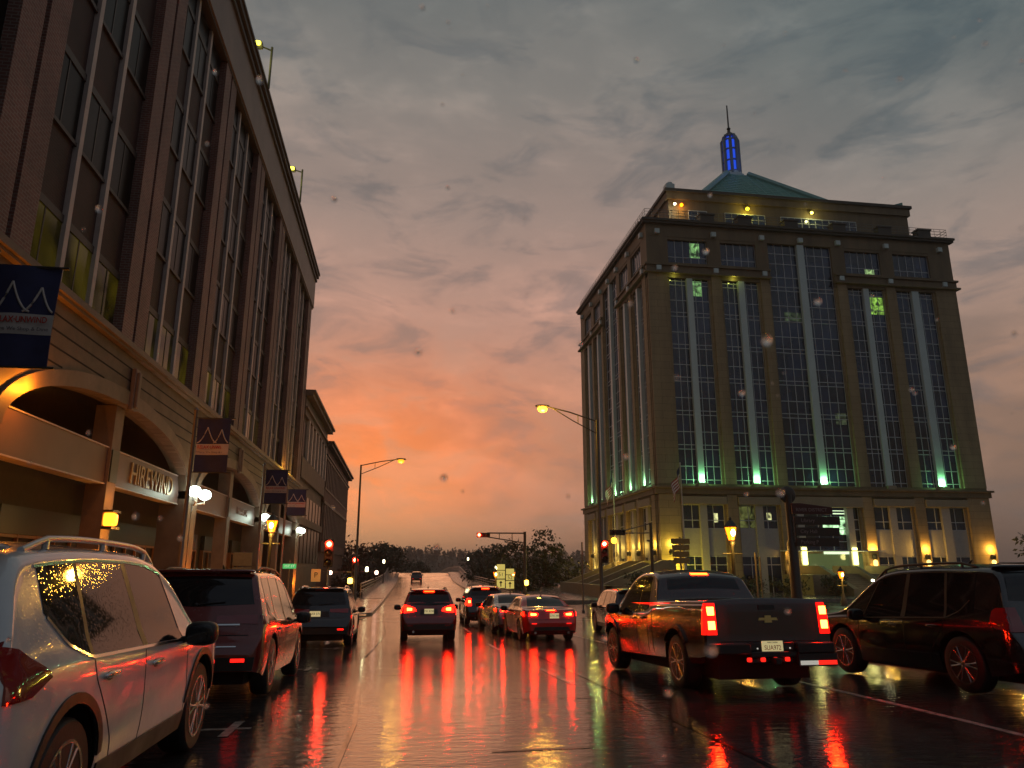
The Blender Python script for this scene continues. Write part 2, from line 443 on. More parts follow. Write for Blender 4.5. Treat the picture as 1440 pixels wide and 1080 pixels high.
    def strip_side(s, pts, wd, sd, off=.002):
        """thin ribbon along a polyline (l,z) on the side"""
        A, B = [], []
        for i, p in enumerate(pts):
            a = np.array(pts[max(i-1, 0)], float); b = np.array(pts[min(i+1, len(pts)-1)], float); t = (b-a)/np.linalg.norm(b-a); nn = np.array([-t[1], t[0]])*wd/2
            A.append(tuple(np.array(p)+nn)); B.append(tuple(np.array(p)-nn))
        return s.side(A, B, sd, off, n=max(12, 4*len(pts)), rows=1)

def wheel(root, x, y, r, wd, sd, spokes=5, style='suv', rimm=None):
    w = thing('wheel', None, None, (x, y, r)); w.parent = root
    t = MB(); rr = r*.68
    t.lathe([(rr, -wd/2), (r*.93, -wd/2), (r*.985, -wd*.40), (r, -wd*.25), (r, wd*.25), (r*.985, wd*.40), (r*.93, wd/2), (rr, wd/2)], axis='x', n=30)
    t.build('tyre', M_tyre, w, 50, local=True)
    m = MB(); o = sd*wd/2
    m.lathe([(rr*1.01, o-sd*.01), (rr*1.01, o+sd*.004), (rr*.93, o+sd*.004), (rr*.9, o-sd*.05), (rr*1.01, o-sd*.05)], axis='x', n=30)
    m.lathe([(.001, o-sd*.03), (rr*.2, o-sd*.03), (rr*.2, o+sd*.0), (rr*.12, o+sd*.006), (.001, o+sd*.006)], axis='x', n=14)
    for k in range(spokes):
        for dd in (-.16, .16):
            a = 2*pi*k/spokes; u = Vector((0, cos(a), sin(a))); a2 = a+dd; v = Vector((0, cos(a2), sin(a2)))
            p0 = u*rr*.15+Vector((o-sd*.008, 0, 0)); p1 = v*rr*.94+Vector((o-sd*.012, 0, 0))
            m.tube([p0, p0.lerp(p1, .5), p1], [rr*.075, rr*.055, rr*.075], 6)
    m.build('rim', rimm or M_rim, w, 40, local=True)
    d = MB(); d.lathe([(.001, o-sd*.09), (rr*.9, o-sd*.09), (rr*.9, o-sd*.07), (.001, o-sd*.07)], axis='x', n=20)
    d.build('brake_disc', M_dark, w, 40, local=True)
    return w

def vehicle(name, label, cat, loc, rz, body, pm, o):
    """o: options describing windows, lamps, plate ..."""
    b = body; L, Wd = b.L, b.W
    slope = math.atan((gz(loc[1]+1)-gz(loc[1]-1))/2)
    root = thing(name, label, cat, loc, rz, o.get('group'), slope)
    bo = b.shell().build('body', pm, root, 38, local=True, fix=False)
    # dark inside and underside
    m = MB(); hw = Wd/2-.26
    mm = MB(); zc = b.bot(L/2)
    mm.box(-hw, hw, -L/2+.25, L/2-.3, .2, zc+.2)
    for a in b.axles:
        n = 16
        for sd in (-1, 1):
            rows = [[(sd*(b.half(a, b.wr+b.arch+.03)-.03), a-L/2+(b.arch+.012)*cos(t), b.wr+(b.arch+.012)*sin(t)), (sd*(Wd/2-.42), a-L/2+(b.arch+.012)*cos(t), b.wr+(b.arch+.012)*sin(t))] for t in [pi*i/n for i in range(n+1)]]
            mm.grid(rows)
            mm.box(sd*(Wd/2-.44), sd*(Wd/2-.42), a-L/2-b.arch, a-L/2+b.arch, .22, b.wr+b.arch)
    mm.build('underbody', M_dark, root, local=True, fix=False)
    for a in b.axles:
        for sd in (-1, 1):
            wheel(root, sd*(Wd/2-o.get('ww', .24)/2-.015), a-L/2, b.wr, o.get('ww', .24), sd, o.get('spokes', 5), rimm=o.get('rim'))
    for nm, polys, mt, kind, kw in o['patches']:
        for sd in (1, -1) if kind in ('side', 'rear2', 'strip', 'front2') else (1,):
            fl = lambda P: [(sd*p[0], p[1]) for p in P]
            if kind == 'side': mb = b.side(*polys, sd, **kw)
            elif kind == 'strip': mb = b.strip_side(*polys, sd, **kw)
            elif kind == 'rear': mb = b.rear(*polys, **kw)
            elif kind == 'rear2': mb = b.rear(fl(polys[0]), fl(polys[1]), **kw)
            elif kind == 'front': mb = b.front(*polys, **kw)
            elif kind == 'front2': mb = b.front(fl(polys[0]), fl(polys[1]), **kw)
            elif kind == 'up': mb = b.up(*polys, **kw)
            mb.build(nm, mt, root, 60, local=True)
    for l, z in o.get('handles', ()):
        for sd in (1, -1):
            y = b.half(l, z); m = MB()
            m.sell((sd*(y+.022), l-L/2, z+.005), (.016, .115, .018), .7)
            m.sell((sd*(y+.008), l-L/2-.085, z+.003), (.016, .02, .016), .8, 8, 6); m.sell((sd*(y+.008), l-L/2+.085, z+.003), (.016, .02, .016), .8, 8, 6)
            m.build('door_handle', o.get('handle_m', pm), root, 50, local=True)
            m = MB(); m.sell((sd*(y-.004), l-L/2, z-.012), (.008, .07, .035), .8); m.build('handle_recess', M_black, root, 50, local=True)
    if 'mirror' in o:
        l, z = o['mirror']
        for sd in (1, -1):
            y = b.half(l, z); m = MB()
            m.sell((sd*(y+.15), l-L/2, z+.045), (.125, .085, .095), .62, 18, 12)
            mo = m.build('door_mirror', o.get('mirror_m', M_black), root, 60, local=True)
            m = MB(); m.tube([(sd*(y-.03), l-L/2+.03, z-.01), (sd*(y+.06), l-L/2, z+.01)], .028, 8); m.build('mirror_arm', M_black, mo, 60, local=True)
            m = MB(); m.sell((sd*(y+.15), l-L/2-.078, z+.045), (.10, .012, .075), .6, 18, 8); m.build('mirror_glass', M_glass, mo, 60, local=True)
    if 'rails' in o:
        l0, l1, yy = o['rails']
        for sd in (1, -1):
            pts = []; n = 16
            for i in range(n+1):
                t = i/n; l = l0+(l1-l0)*t; lift = .055*min(1, sin(pi*t)*2.6)
                y = yy+.0*t
                pts.append((sd*y, l-L/2, b.topz(l, y)+.004+lift))
            m = MB(); m.tube(pts, .02, 8)
            for k in (2, n//2, n-2): m.tube([(pts[k][0], pts[k][1], pts[k][2]-.06), pts[k]], .02, 6)
            m.build('roof_rail', o.get('rail_m', M_chrome), root, 60, local=True)
    if 'spoiler' in o:
        l, z, hwid = o['spoiler']; m = MB(); m.sell((0, l-L/2, z), (hwid, .13, .028), .6, 22, 8); m.build('spoiler', o.get('spoiler_m', pm), root, 50, local=True)
    if o.get('plate'):
        x, z, lines, pmat = o['plate']; l = b.lrear(x, z-.05)-.012
        l = min(l, b.lrear(x, z+.05)-.012)
        m = MB(); m.box(x-.155, x+.155, l-L/2-.008, l-L/2, z-.078, z+.078)
        pl = m.build('licence_plate', pmat, root, local=True)
        for s_, dz, sz, im in lines:
            text('plate_lettering', s_, (x, l-L/2-.0085, z+dz), sz, im, pl, world=False, ext=.002, sx=.92)
    if 'wiper' in o:
        z, x0, x1 = o['wiper']; m = MB()
        m.tube([(x, b.lrear(x, z+dz)-L/2-.02, z+dz) for x, dz in ((x0, 0), ((x0+x1)/2, .015), (x1, .03))], .009, 6)
        m.sell((x0, b.lrear(x0, z)-L/2-.015, z), (.03, .025, .025), 1, 10, 6); m.build('wiper', M_black, root, 50, local=True)
    for x in o.get('exhaust', ()):
        m = MB(); m.lathe([(.03, -.12), (.038, -.12), (.038, .1), (.001, .1)], (x, -L/2+.10, b.bot(.1)-.03), 'y', 14); m.build('exhaust_pipe', M_chrome, root, 40, local=True)
    m = MB(); m.tube([(0, .35*L-L/2, b.topz(.35*L, 0)-.01), (0, .33*L-L/2, b.topz(.33*L, 0)+.06)], [.03, .008], 6)
    if o.get('fin', True): m.build('antenna_fin', M_black, root, 60, local=True)
    return root

def suv_body(L=4.7, Wd=1.86, H=1.70, wr=.36, boxy=.0, ro=.90, wb=2.72, low=.0, **k):
    h = H
    top = [(0, .60), (.03, .72), (.07, .80), (.11, .86), (.15, .97), (.20-.02*boxy, 1.10), (.26-.04*boxy, h-.55), (.44-.12*boxy, h-.19), (.60-.16*boxy, h-.065), (.95, h-.025), (1.7, h), (2.3, h-.005), (2.75, h-.05),
           (3.05, h-.17), (L-1.13, 1.12), (L-.95, 1.065), (L-.55, 1.01), (L-.25, .93), (L-.1, .80), (L-.03, .66), (L, .5)]
    belt = [(0, .95), (.5, 1.02), (1.5, 1.0), (3.3, .95), (L-.9, .93), (L, .78)]
    bot = [(0, .38), (.25, .33), (.6, .27), (L-.7, .25), (L-.2, .24), (L, .30)]
    return Body(L, Wd, top, belt, bot, wr, ro, ro+wb, **k)

def suv_options(b, H, pm, tail, lit, plate, clad=True, dlo=None, chrome=None):
    """windows, lamps and trim of an SUV"""
    L = b.L; A = b.axles[1]; R = b.axles[0]; p = []
    be = lambda l: b.belt(l)+.018
    rf = lambda l: b.top(l)-.135
    B1 = R+1.16; C1 = R+.28
    hw = b.W/2
    # side glass: front door, rear door, rear quarter
    fl = A-.62                                # foot of the windscreen pillar
    f = lambda a, c: [(a+(c-a)*t/4, be(a+(c-a)*t/4)) for t in range(5)]
    g = lambda a, c: [(a+(c-a)*t/4, rf(a+(c-a)*t/4)) for t in range(5)]
    p.append(('side_window', (f(B1+.05, fl), g(B1+.02, 2.86)), M_glass, 'side', {'n': 12, 'rows': 6}))
    p.append(('side_window', (f(C1-.02, B1-.04), g(C1+.06, B1-.06)), M_glass, 'side', {'n': 10, 'rows': 6}))
    if dlo == 'kick':
        p.append(('quarter_window', ([(C1-.50, be(.7)+.24), (C1-.30, be(1)+.09), (C1-.06, be(1)+.0)], g(C1-.46, C1+.02)), M_glass, 'side', {'n': 10, 'rows': 5}))
    else:
        p.append(('quarter_window', ([(C1-.56, be(.6)+.06), (C1-.3, be(.9)+.02), (C1-.06, be(1))], g(C1-.56, C1+.02)), M_glass, 'side', {'n': 10, 'rows': 5}))
    p.append(('window_pillar', ([(B1-.045, be(B1)), (B1+.055, be(B1))], [(B1-.06, rf(B1)), (B1+.025, rf(B1))]), M_black, 'side', {'n': 2, 'rows': 5, 'off': .005}))
    p.append(('window_pillar', ([(C1-.065, be(C1)), (C1-.015, be(C1))], [(C1+.015, rf(C1)), (C1+.065, rf(C1))]), M_black, 'side', {'n': 2, 'rows': 5, 'off': .005}))
    if chrome:
        p.append(('window_trim', ([(C1-.48, be(.7)+.22), (C1-.30, be(1)+.075)]+[(C1-.06+(fl-C1)*t/6, be(C1-.06+(fl-C1)*t/6)-.012) for t in range(7)], .018), chrome, 'strip', {'off': .009}))
        p.append(('window_trim', ([(C1-.5+(2.86-C1+.5)*t/7, rf(C1-.5+(2.86-C1+.5)*t/7)+.012) for t in range(8)]+[(2.86+(fl-2.86)*t/3, rf(2.86)+.01+(be(fl)-rf(2.86))*t/3) for t in (1, 2, 3)], .016), chrome, 'strip', {'off': .009}))
    # door gaps
    for l0, l1 in ((B1, B1+.0), (A-.5, A-.46)):
        p.append(('door_gap', ([(l0, be(l0)-.03), (l0-.01, .75), (l1, .5), (l1, .36)], .009), M_seam, 'strip', {}))
    p.append(('door_gap', ([(C1-.02, be(C1)-.03), (C1+.02, .88), (C1+.17, .70), (C1+.33, .5), (C1+.38, .37)], .009), M_seam, 'strip', {}))
    if clad:
        p.append(('sill_cladding', ([(R+b.arch+.03, .26), (A-b.arch-.03, .26)], [(R+b.arch+.03, .40), (A-b.arch-.03, .40)]), M_black, 'side', {'off': .012, 'n': 14, 'rows': 2}))
        for a in (R, A):
            n = 16; q = [(a-(b.arch+.002)*cos(pi*i/n), b.wr+(b.arch+.002)*sin(pi*i/n)) for i in range(1, n)]; q2 = [(a-(b.arch+.06)*cos(pi*i/n), b.wr+(b.arch+.06)*sin(pi*i/n)) for i in range(1, n)]
            p.append(('wheel_arch_trim', (q, q2), M_black, 'side', {'off': .012, 'n': 24, 'rows': 1}))
    # rear
    wq = hw-.20
    p.append(('rear_window', ([(-wq, H-.53), (0, H-.56), (wq, H-.53)], [(-wq+.10, H-.16), (0, H-.14), (wq-.10, H-.16)]), M_glass, 'rear', {'n': 16, 'rows': 6}))
    p.append(('bumper_cladding', ([(-hw+.12, .39), (hw-.12, .39)], [(-hw+.10, .56), (hw-.10, .56)]), M_black, 'rear', {'off': .012, 'n': 16, 'rows': 3}))
    for z in (.83,):
        p.append(('tailgate_gap', ([(-hw+.22, z), (hw-.22, z)], [(-hw+.22, z+.012), (hw-.22, z+.012)]), M_seam, 'rear', {'off': .002, 'n': 16, 'rows': 1}))
    p.append(('plate_recess', ([(-.30, .86), (.30, .86)], [(-.27, 1.02), (.27, 1.02)]), M_black, 'rear', {'off': .003, 'n': 6, 'rows': 3}))
    p.append(('reflector', ([(hw-.40, .50), (hw-.22, .50)], [(hw-.40, .545), (hw-.22, .545)]), M_red_dim if not lit else M_red_off, 'rear2', {'off': .02, 'n': 4, 'rows': 1}))
    p.append(('brake_light', ([(-.17, H-.115), (.17, H-.115)], [(-.17, H-.085), (.17, H-.085)]), M_bulb2 if lit else M_red_off, 'rear', {'off': .02, 'n': 4, 'rows': 1}))
    rl = M_red_on if lit else M_red_off
    if tail == 'boomerang':
        p.append(('taillight', ([(hw-.50, .97), (hw-.30, .93), (hw-.10, .92)], [(hw-.46, 1.06), (hw-.30, 1.12), (hw-.12, 1.17)]), rl, 'rear2', {'off': .012, 'n': 8, 'rows': 4}))
        p.append(('taillight', ([(.18, .90), (.40, .90), (.62, .97)], [(.20, 1.16), (.36, 1.13), (.60, 1.0)]), rl, 'side', {'off': .012, 'n': 8, 'rows': 4}))
        if lit: p.append(('brake_bulb', ([(hw-.36, .99), (hw-.20, .98)], [(hw-.36, 1.06), (hw-.20, 1.07)]), M_bulb, 'rear2', {'off': .02, 'n': 3, 'rows': 2}))
    elif tail == 'bar':
        p.append(('taillight', ([(.30, 1.0), (hw-.12, .98)], [(.30, 1.09), (hw-.12, 1.10)]), rl, 'rear2', {'off': .012, 'n': 8, 'rows': 3}))
        p.append(('taillight', ([(.15, .98), (.45, 1.0)], [(.17, 1.10), (.42, 1.08)]), rl, 'side', {'off': .012, 'n': 6, 'rows': 3}))
        if lit: p.append(('brake_bulb', ([(hw-.34, 1.01), (hw-.2, 1.0)], [(hw-.34, 1.07), (hw-.2, 1.075)]), M_bulb, 'rear2', {'off': .02, 'n': 3, 'rows': 2}))
    elif tail == 'block':
        p.append(('taillight', ([(hw-.26, .86), (hw-.07, .86)], [(hw-.24, 1.17), (hw-.09, 1.17)]), rl, 'rear2', {'off': .014, 'n': 5, 'rows': 5}))
        p.append(('taillight', ([(.10, .86), (.36, .90), (.42, .95)], [(.20, 1.17), (.36, 1.16), (.42, 1.12)]), rl, 'side', {'off': .014, 'n': 6, 'rows': 5}))
        if lit: p.append(('brake_bulb', ([(hw-.22, .98), (hw-.12, .98)], [(hw-.22, 1.08), (hw-.12, 1.08)]), M_bulb, 'rear2', {'off': .022, 'n': 3, 'rows': 2}))
    # front
    ws = b.W/2-.25
    p.append(('windscreen', ([(-ws, 1.16), (0, 1.13), (ws, 1.16)], [(-ws+.14, H-.13), (0, H-.10), (ws-.14, H-.13)]), M_glass, 'front', {'n': 14, 'rows': 6}))
    p.append(('headlight', ([(hw-.42, .72), (hw-.16, .76)], [(hw-.45, .82), (hw-.18, .90)]), M_head, 'front2', {'off': .012, 'n': 6, 'rows': 3}))
    p.append(('grille', ([(-.48, .52), (.48, .52)], [(-.42, .78), (.42, .78)]), M_black, 'front', {'off': .01, 'n': 8, 'rows': 3}))
    o = dict(patches=p, handles=((C1+.22, .885), (B1+.22, .865)), mirror=(fl-.03, be(fl)-.01), spoiler=(.50, H-.075, hw-.26), wiper=(H-.53, .0, .38), exhaust=(-.5,))
    if plate: o['plate'] = plate
    return o

def plate(x, z, s, m, sub=None): return (x, z, [(s, 0 if not sub else -.012, .09, M_ink)]+([(sub, .055, .028, M_ink_red)] if sub else []), m)

def place(y_rear, x, L): return (x, y_rear+L/2, gz(y_rear+L/2))

# white crossover close on the left
H = 1.69; B = suv_body(4.66, 1.84, H, .365, ro=.93, wb=2.71, rear_in=.2, tum=.34)
pm = paint('white_paint', (.60, .61, .60), .2)
o = suv_options(B, H, pm, 'boomerang', False, plate(0, .94, 'KLB 204', M_plate2), dlo='kick', chrome=M_chrome)
o.update(rails=(.75, 3.0, .60), handle_m=M_chrome, mirror_m=M_black, spokes=6, rail_m=mat('silver_rail', (.6, .6, .6), .3, .8))
vehicle('parked_car', 'white crossover with silver roof rails and chrome window trim, closest car at the left kerb', 'car', place(3.95, -2.86, B.L*1.08), 0, B, pm, o).scale = (1.08, 1.08, 1.08)

# dark red SUV
H = 1.77; B = suv_body(4.82, 1.94, H, .385, boxy=.6, ro=.95, wb=2.91, roof_r=.085, tum=.27)
pm = paint('maroon_paint', (.17, .016, .010), .24, .0)
o = suv_options(B, H, pm, 'bar', False, None, clad=False, chrome=M_chrome)
o.update(rails=(.85, 3.05, .66), handle_m=M_chrome, rail_m=M_black)
o['patches'].append(('chrome_strip', ([(-.62, .69), (.62, .69)], [(-.62, .705), (.62, .705)]), M_chrome, 'rear', {'off': .016, 'n': 10, 'rows': 1}))
o['patches'].append(('chrome_strip', ([(.30, .965), (.62, .965)], [(.30, .985), (.62, .985)]), M_chrome, 'rear2', {'off': .018, 'n': 6, 'rows': 1}))
vehicle('parked_car', 'dark maroon SUV parked between the white crossover and a black SUV', 'car', place(10.75, -2.77, B.L), 0, B, pm, o)

# black SUV with yellow plate
H = 1.74; B = suv_body(4.70, 1.90, H, .37, boxy=.8, ro=.95, wb=2.75, roof_r=.09, tum=.24)
pm_blk = paint('black_paint', (.008, .008, .009), .12)
o = suv_options(B, H, pm_blk, 'bar', False, plate(-.12, .955, 'AKR 571', M_plate), clad=True)
o.update(rails=(.8, 3.0, .64), rail_m=M_chrome)
vehicle('parked_car', 'black SUV with a yellow licence plate, parked ahead of the dark maroon SUV', 'car', place(22.9, -2.32, B.L), 0, B, pm_blk, o)

# brake-lit crossover in the middle of the road
H = 1.70; B = suv_body(4.64, 1.84, H, .36, ro=.93, wb=2.7, rear_in=.2, tum=.34)
pm = paint('deep_red_paint', (.16, .008, .006), .2, .0)
o = suv_options(B, H, pm, 'boomerang', True, plate(0, .96, '731 KDB', M_plate))
o.update(rails=(.8, 3.0, .6), rail_m=M_black)
vehicle('waiting_car', 'dark red crossover with blazing brake lights, alone in the middle lane', 'car', place(25.2, .97, B.L), 0, B, pm, o)

# SUV at the head of the right lane
H = 1.70; B = suv_body(4.6, 1.84, H, .36, ro=.92, wb=2.68)
o = suv_options(B, H, pm_blk, 'block', True, plate(-.02, .95, 'HVR 118', M_plate))
o.update(rails=(.8, 2.9, .6), rail_m=M_black)
o['patches'].append(('bumper_plate', ([(-.42, .66), (.50, .66)], [(-.42, .80), (.50, .80)]), mat('green_lit_chrome', (.45, .55, .48), .15, .6, emit=(.5, .8, .6), estr=.12), 'rear', {'off': .014, 'n': 8, 'rows': 2}))  # green light on the plate is put into its colour and a faint glow
vehicle('waiting_car', 'black SUV with lit brake lights and a pale bumper bar, ahead of the silver sedan', 'car', place(34., 3.85, B.L), 0, B, pm_blk, o)

# dark SUV parked on the right
H = 1.66; B = suv_body(4.5, 1.82, H, .355, ro=.9, wb=2.62)
pm = paint('dark_plum_paint', (.02, .010, .010), .15, .2)
o = suv_options(B, H, pm, 'bar', False, None, chrome=M_chrome)
vehicle('parked_car', 'dark plum SUV parked at the right kerb beyond the pickup', 'car', place(26.2, 8.55, B.L), radians(-2), B, pm, o)

# large black SUV on the right
H = 1.79; B = suv_body(5.0, 1.98, H, .385, boxy=.9, ro=1.03, wb=2.80, roof_r=.11, tum=.26, rear_in=.14)
o = suv_options(B, H, pm_blk, 'block', False, plate(0, .95, '482 MRT', M_plate2), clad=False, chrome=M_black)
o.update(rails=(.8, 3.1, .68), rail_m=M_black, handle_m=pm_blk, spokes=6)
vehicle('parked_car', 'large glossy black SUV at the right kerb beside the pickup', 'car', place(8.95, 8.86, B.L), radians(1.5), B, pm_blk, o)

# tiny car on the bridge
H = 1.6; B = suv_body(4.4, 1.8, H, .35, ro=.88, wb=2.6)
o = suv_options(B, H, pm_blk, 'bar', False, None)
vehicle('waiting_car', 'small dark car far off, driving up the bridge', 'car', place(124, 2.6, B.L), 0, B, pm_blk, o)

def sedan(name, label, loc, rz, pm, lit, plt, L=4.85, Wd=1.84, H=1.45, tail=1):
    top = [(0, .58), (.03, .70), (.07, .82), (.10, .93), (.16, .99), (.35, 1.02), (.62, 1.04), (.78, 1.075), (1.35, 1.34), (1.62, H-.045), (2.0, H), (2.5, H-.005), (2.85, H-.07), (3.1, H-.17), (L-1.22, 1.02), (L-1.0, .965), (L-.5, .90), (L-.2, .80), (L-.05, .66), (L, .5)]
    belt = [(0, .90), (.6, .98), (1.5, .95), (3.3, .90), (L-.9, .86), (L, .7)]
    bot = [(0, .34), (.3, .26), (.8, .2), (L-.8, .19), (L, .24)]
    b = Body(L, Wd, top, belt, bot, .335, 1.02, 3.84, tum=.42, roof_r=.12, rear_in=.22, rear_R=.5, front_in=.32)
    hw = Wd/2; p = []
    be = lambda l: b.belt(l)+.02
    rf = lambda l: b.top(l)-.12
    p.append(('side_window', ([(2.28, be(2.28)), (2.7, be(2.7)), (3.45, be(3.45))], [(2.25, rf(2.25)), (2.5, rf(2.5)), (2.78, rf(2.78))]), M_glass, 'side', {'n': 10, 'rows': 5}))
    p.append(('side_window', ([(1.40, be(1.4)), (2.2, be(2.2))], [(1.62, rf(1.62)), (1.8, rf(1.8)), (2.18, rf(2.18))]), M_glass, 'side', {'n': 10, 'rows': 5}))
    p.append(('window_pillar', ([(2.2, be(2.2)), (2.29, be(2.29))], [(2.18, rf(2.18)), (2.26, rf(2.26))]), M_black, 'side', {'n': 2, 'rows': 4, 'off': .006}))
    ws = hw-.32
    p.append(('rear_window', ([(-ws-.05, .86), (0, .80), (ws+.05, .86)], [(-ws+.06, 1.55), (0, 1.58), (ws-.06, 1.55)]), M_glass, 'up', {'n': 14, 'rows': 6}))
    p.append(('windscreen', ([(-ws, 1.06), (0, 1.04), (ws, 1.06)], [(-ws+.1, H-.09), (0, H-.07), (ws-.1, H-.09)]), M_glass, 'front', {'n': 12, 'rows': 5}))
    p.append(('door_gap', ([(2.24, be(2.24)-.03), (2.22, .7), (2.24, .3)], .009), M_seam, 'strip', {}))
    p.append(('door_gap', ([(1.42, be(1.4)-.03), (1.46, .8), (1.5, .6)], .009), M_seam, 'strip', {}))
    p.append(('trunk_gap', ([(-.62, .68), (.62, .68)], [(-.62, .69), (.62, .69)]), M_seam, 'rear', {'off': .002, 'rows': 1}))
    p.append(('bumper_diffuser', ([(-.62, .345), (.62, .345)], [(-.56, .46), (.56, .46)]), M_black, 'rear', {'off': .012, 'rows': 2}))
    rl = M_red_on if lit else M_red_off
    p.append(('taillight', ([(hw-.46, .80), (hw-.18, .79)], [(hw-.48, .88), (hw-.20, .92)]), rl, 'rear2', {'off': .012, 'n': 7, 'rows': 3}))
    p.append(('taillight', ([(.20, .79), (.52, .84)], [(.24, .92), (.50, .89)]), rl, 'side', {'off': .012, 'n': 6, 'rows': 3}))
    if lit: p.append(('brake_bulb', ([(hw-.42, .82), (hw-.24, .815)], [(hw-.42, .87), (hw-.24, .885)]), M_bulb, 'rear2', {'off': .02, 'n': 3, 'rows': 2}))
    p.append(('brake_light', ([(-.14, .965), (.14, .965)], [(-.14, .985), (.14, .985)]), M_bulb2 if lit else M_red_off, 'rear', {'off': .02, 'n': 4, 'rows': 1}))
    p.append(('reflector', ([(hw-.42, .55), (hw-.26, .55)], [(hw-.42, .575), (hw-.26, .575)]), M_red_dim, 'rear2', {'off': .012, 'n': 4, 'rows': 1}))
    p.append(('headlight', ([(hw-.42, .62), (hw-.18, .66)], [(hw-.45, .70), (hw-.2, .78)]), M_head, 'front2', {'off': .012, 'n': 6, 'rows': 3}))
    o = dict(patches=p, handles=((1.7, .80), (2.55, .78)), mirror=(3.35, be(3.35)), plate=plt, exhaust=(-.55, .55), spoiler=None)
    o.pop('spoiler')
    return vehicle(name, label, 'car', loc, rz, b, pm, o)
sedan('waiting_car', 'bright red sedan with lit brake lights and a yellow licence plate', place(24.6, 4.87, 4.85), radians(1.5), paint('bright_red_paint', (.48, .014, .010), .2, .0), True, plate(.10, .80, 'GTX 290', M_plate))
sedan('waiting_car', 'silver sedan half hidden in front of the red sedan', place(29.2, 4.42, 4.85), radians(4), paint('silver_paint', (.5, .5, .48), .25, .6), True, None)

# pickup
def pickup():
    L, Wd, H = 5.35, 1.88, 1.78
    top = [(0, .62), (.015, .70), (.04, 1.20), (.055, 1.27), (.08, 1.285), (.5, 1.285), (1.5, 1.285), (1.99, 1.285), (2.02, 1.30), (2.22, 1.66), (2.36, H-.06), (2.6, H-.01), (3.0, H), (3.35, H-.05), (3.55, H-.14), (L-1.13, 1.20), (L-.95, 1.14), (L-.5, 1.10), (L-.2, 1.02), (L-.08, .85), (L-.02, .65), (L, .5)]
    belt = [(0, 1.18), (2, 1.18), (2.5, 1.06), (4.0, 1.05), (L-.7, 1.02), (L, .8)]
    bot = [(0, .55), (.2, .50), (.5, .48), (1.8, .40), (L-.6, .36), (L, .36)]
    b = Body(L, Wd, top, belt, bot, .385, 1.16, 4.42, tum=.26, roof_r=.08, rear_in=.05, rear_R=.10, front_in=.25, bulge=.035, bed=(.09, 1.95, .80), arch=.47)
    hw = Wd/2; p = []
    be = lambda l: b.belt(l)+.02
    rf = lambda l: b.top(l)-.125
    p.append(('side_window', ([(2.98, be(2.98)), (3.3, be(3.3)), (4.02, be(4.02))], [(2.96, rf(2.96)), (3.2, rf(3.2)), (3.46, rf(3.46))]), M_glass, 'side', {'n': 10, 'rows': 5}))
    p.append(('quarter_window', ([(2.42, be(2.42)+.03), (2.90, be(2.9))], [(2.55, rf(2.55)), (2.90, rf(2.9))]), M_glass, 'side', {'n': 8, 'rows': 5}))
    p.append(('rear_window', ([(-.66, 1.34), (.66, 1.34)], [(-.60, 1.62), (.60, 1.62)]), M_glass, 'rear', {'n': 10, 'rows': 5}))
    p.append(('windscreen', ([(-.7, 1.22), (0, 1.19), (.7, 1.22)], [(-.58, H-.11), (0, H-.09), (.58, H-.11)]), M_glass, 'front', {'n': 10, 'rows': 5}))
    for l in (2.94, 3.98): p.append(('door_gap', ([(l, be(l)-.03), (l, .7), (l-.02, .42)], .01), M_seam, 'strip', {}))
    p.append(('door_gap', ([(2.20, 1.16), (2.16, .8), (2.12, .45)], .014), M_seam, 'strip', {}))
    p.append(('door_gap', ([(2.40, 1.04), (2.38, .8), (2.36, .44)], .009), M_seam, 'strip', {}))
    for z in (.70,): p.append(('tailgate_gap', ([(-hw+.2, z), (hw-.2, z)], [(-hw+.2, z+.014), (hw-.2, z+.014)]), M_seam, 'rear', {'off': .002, 'rows': 1}))
    p.append(('tailgate_panel', ([(-.58, .80), (.58, .80)], [(-.58, 1.10), (.58, 1.10)]), None, 'rear', {'off': .008, 'rows': 3}))
    p.append(('tailgate_handle', ([(-.12, 1.13), (.12, 1.13)], [(-.12, 1.19), (.12, 1.19)]), M_black, 'rear', {'off': .014, 'rows': 2}))
    p.append(('taillight', ([(hw-.17, .80), (hw-.035, .80)], [(hw-.17, 1.22), (hw-.035, 1.22)]), mat('red_lens_half_lit', (.3, .004, .004), .15, emit=(1, .006, .003), estr=1.6), 'rear2', {'off': .016, 'n': 4, 'rows': 6}))
    p.append(('taillight', ([(.012, .80), (.12, .80)], [(.04, 1.22), (.12, 1.22)]), mat('red_lens_half_lit'), 'side', {'off': .012, 'n': 4, 'rows': 6}))
    for z0, z1 in ((.87, .98), (1.06, 1.17)): p.append(('brake_bulb', ([(hw-.145, z0), (hw-.05, z0)], [(hw-.145, z1), (hw-.05, z1)]), M_bulb, 'rear2', {'off': .028, 'n': 2, 'rows': 2}))
    p.append(('brake_light', ([(-.15, H-.105), (.15, H-.105)], [(-.15, H-.075), (.15, H-.075)]), M_bulb2, 'rear', {'off': .02, 'n': 4, 'rows': 1}))
    p.append(('headlight', ([(hw-.38, .80), (hw-.12, .82)], [(hw-.40, .94), (hw-.15, .98)]), M_head, 'front2', {'off': .012, 'n': 5, 'rows': 3}))
    for a in b.axles:
        n = 16; q = [(a-(b.arch+.002)*cos(pi*i/n), b.wr+(b.arch+.002)*sin(pi*i/n)) for i in range(3, n-2)]; q2 = [(a-(b.arch+.08)*cos(pi*i/n), b.wr+(b.arch+.08)*sin(pi*i/n)) for i in range(3, n-2)]
        p.append(('wheel_arch_trim', (q, q2), None, 'side', {'off': .03, 'n': 24, 'rows': 2}))
    p.append(('emblem', ([(-.145, .985), (.145, .985)], [(-.13, 1.02), (.13, 1.02)]), mat('gold_emblem', (.75, .55, .2), .3, .7), 'rear', {'off': .022, 'rows': 1}))
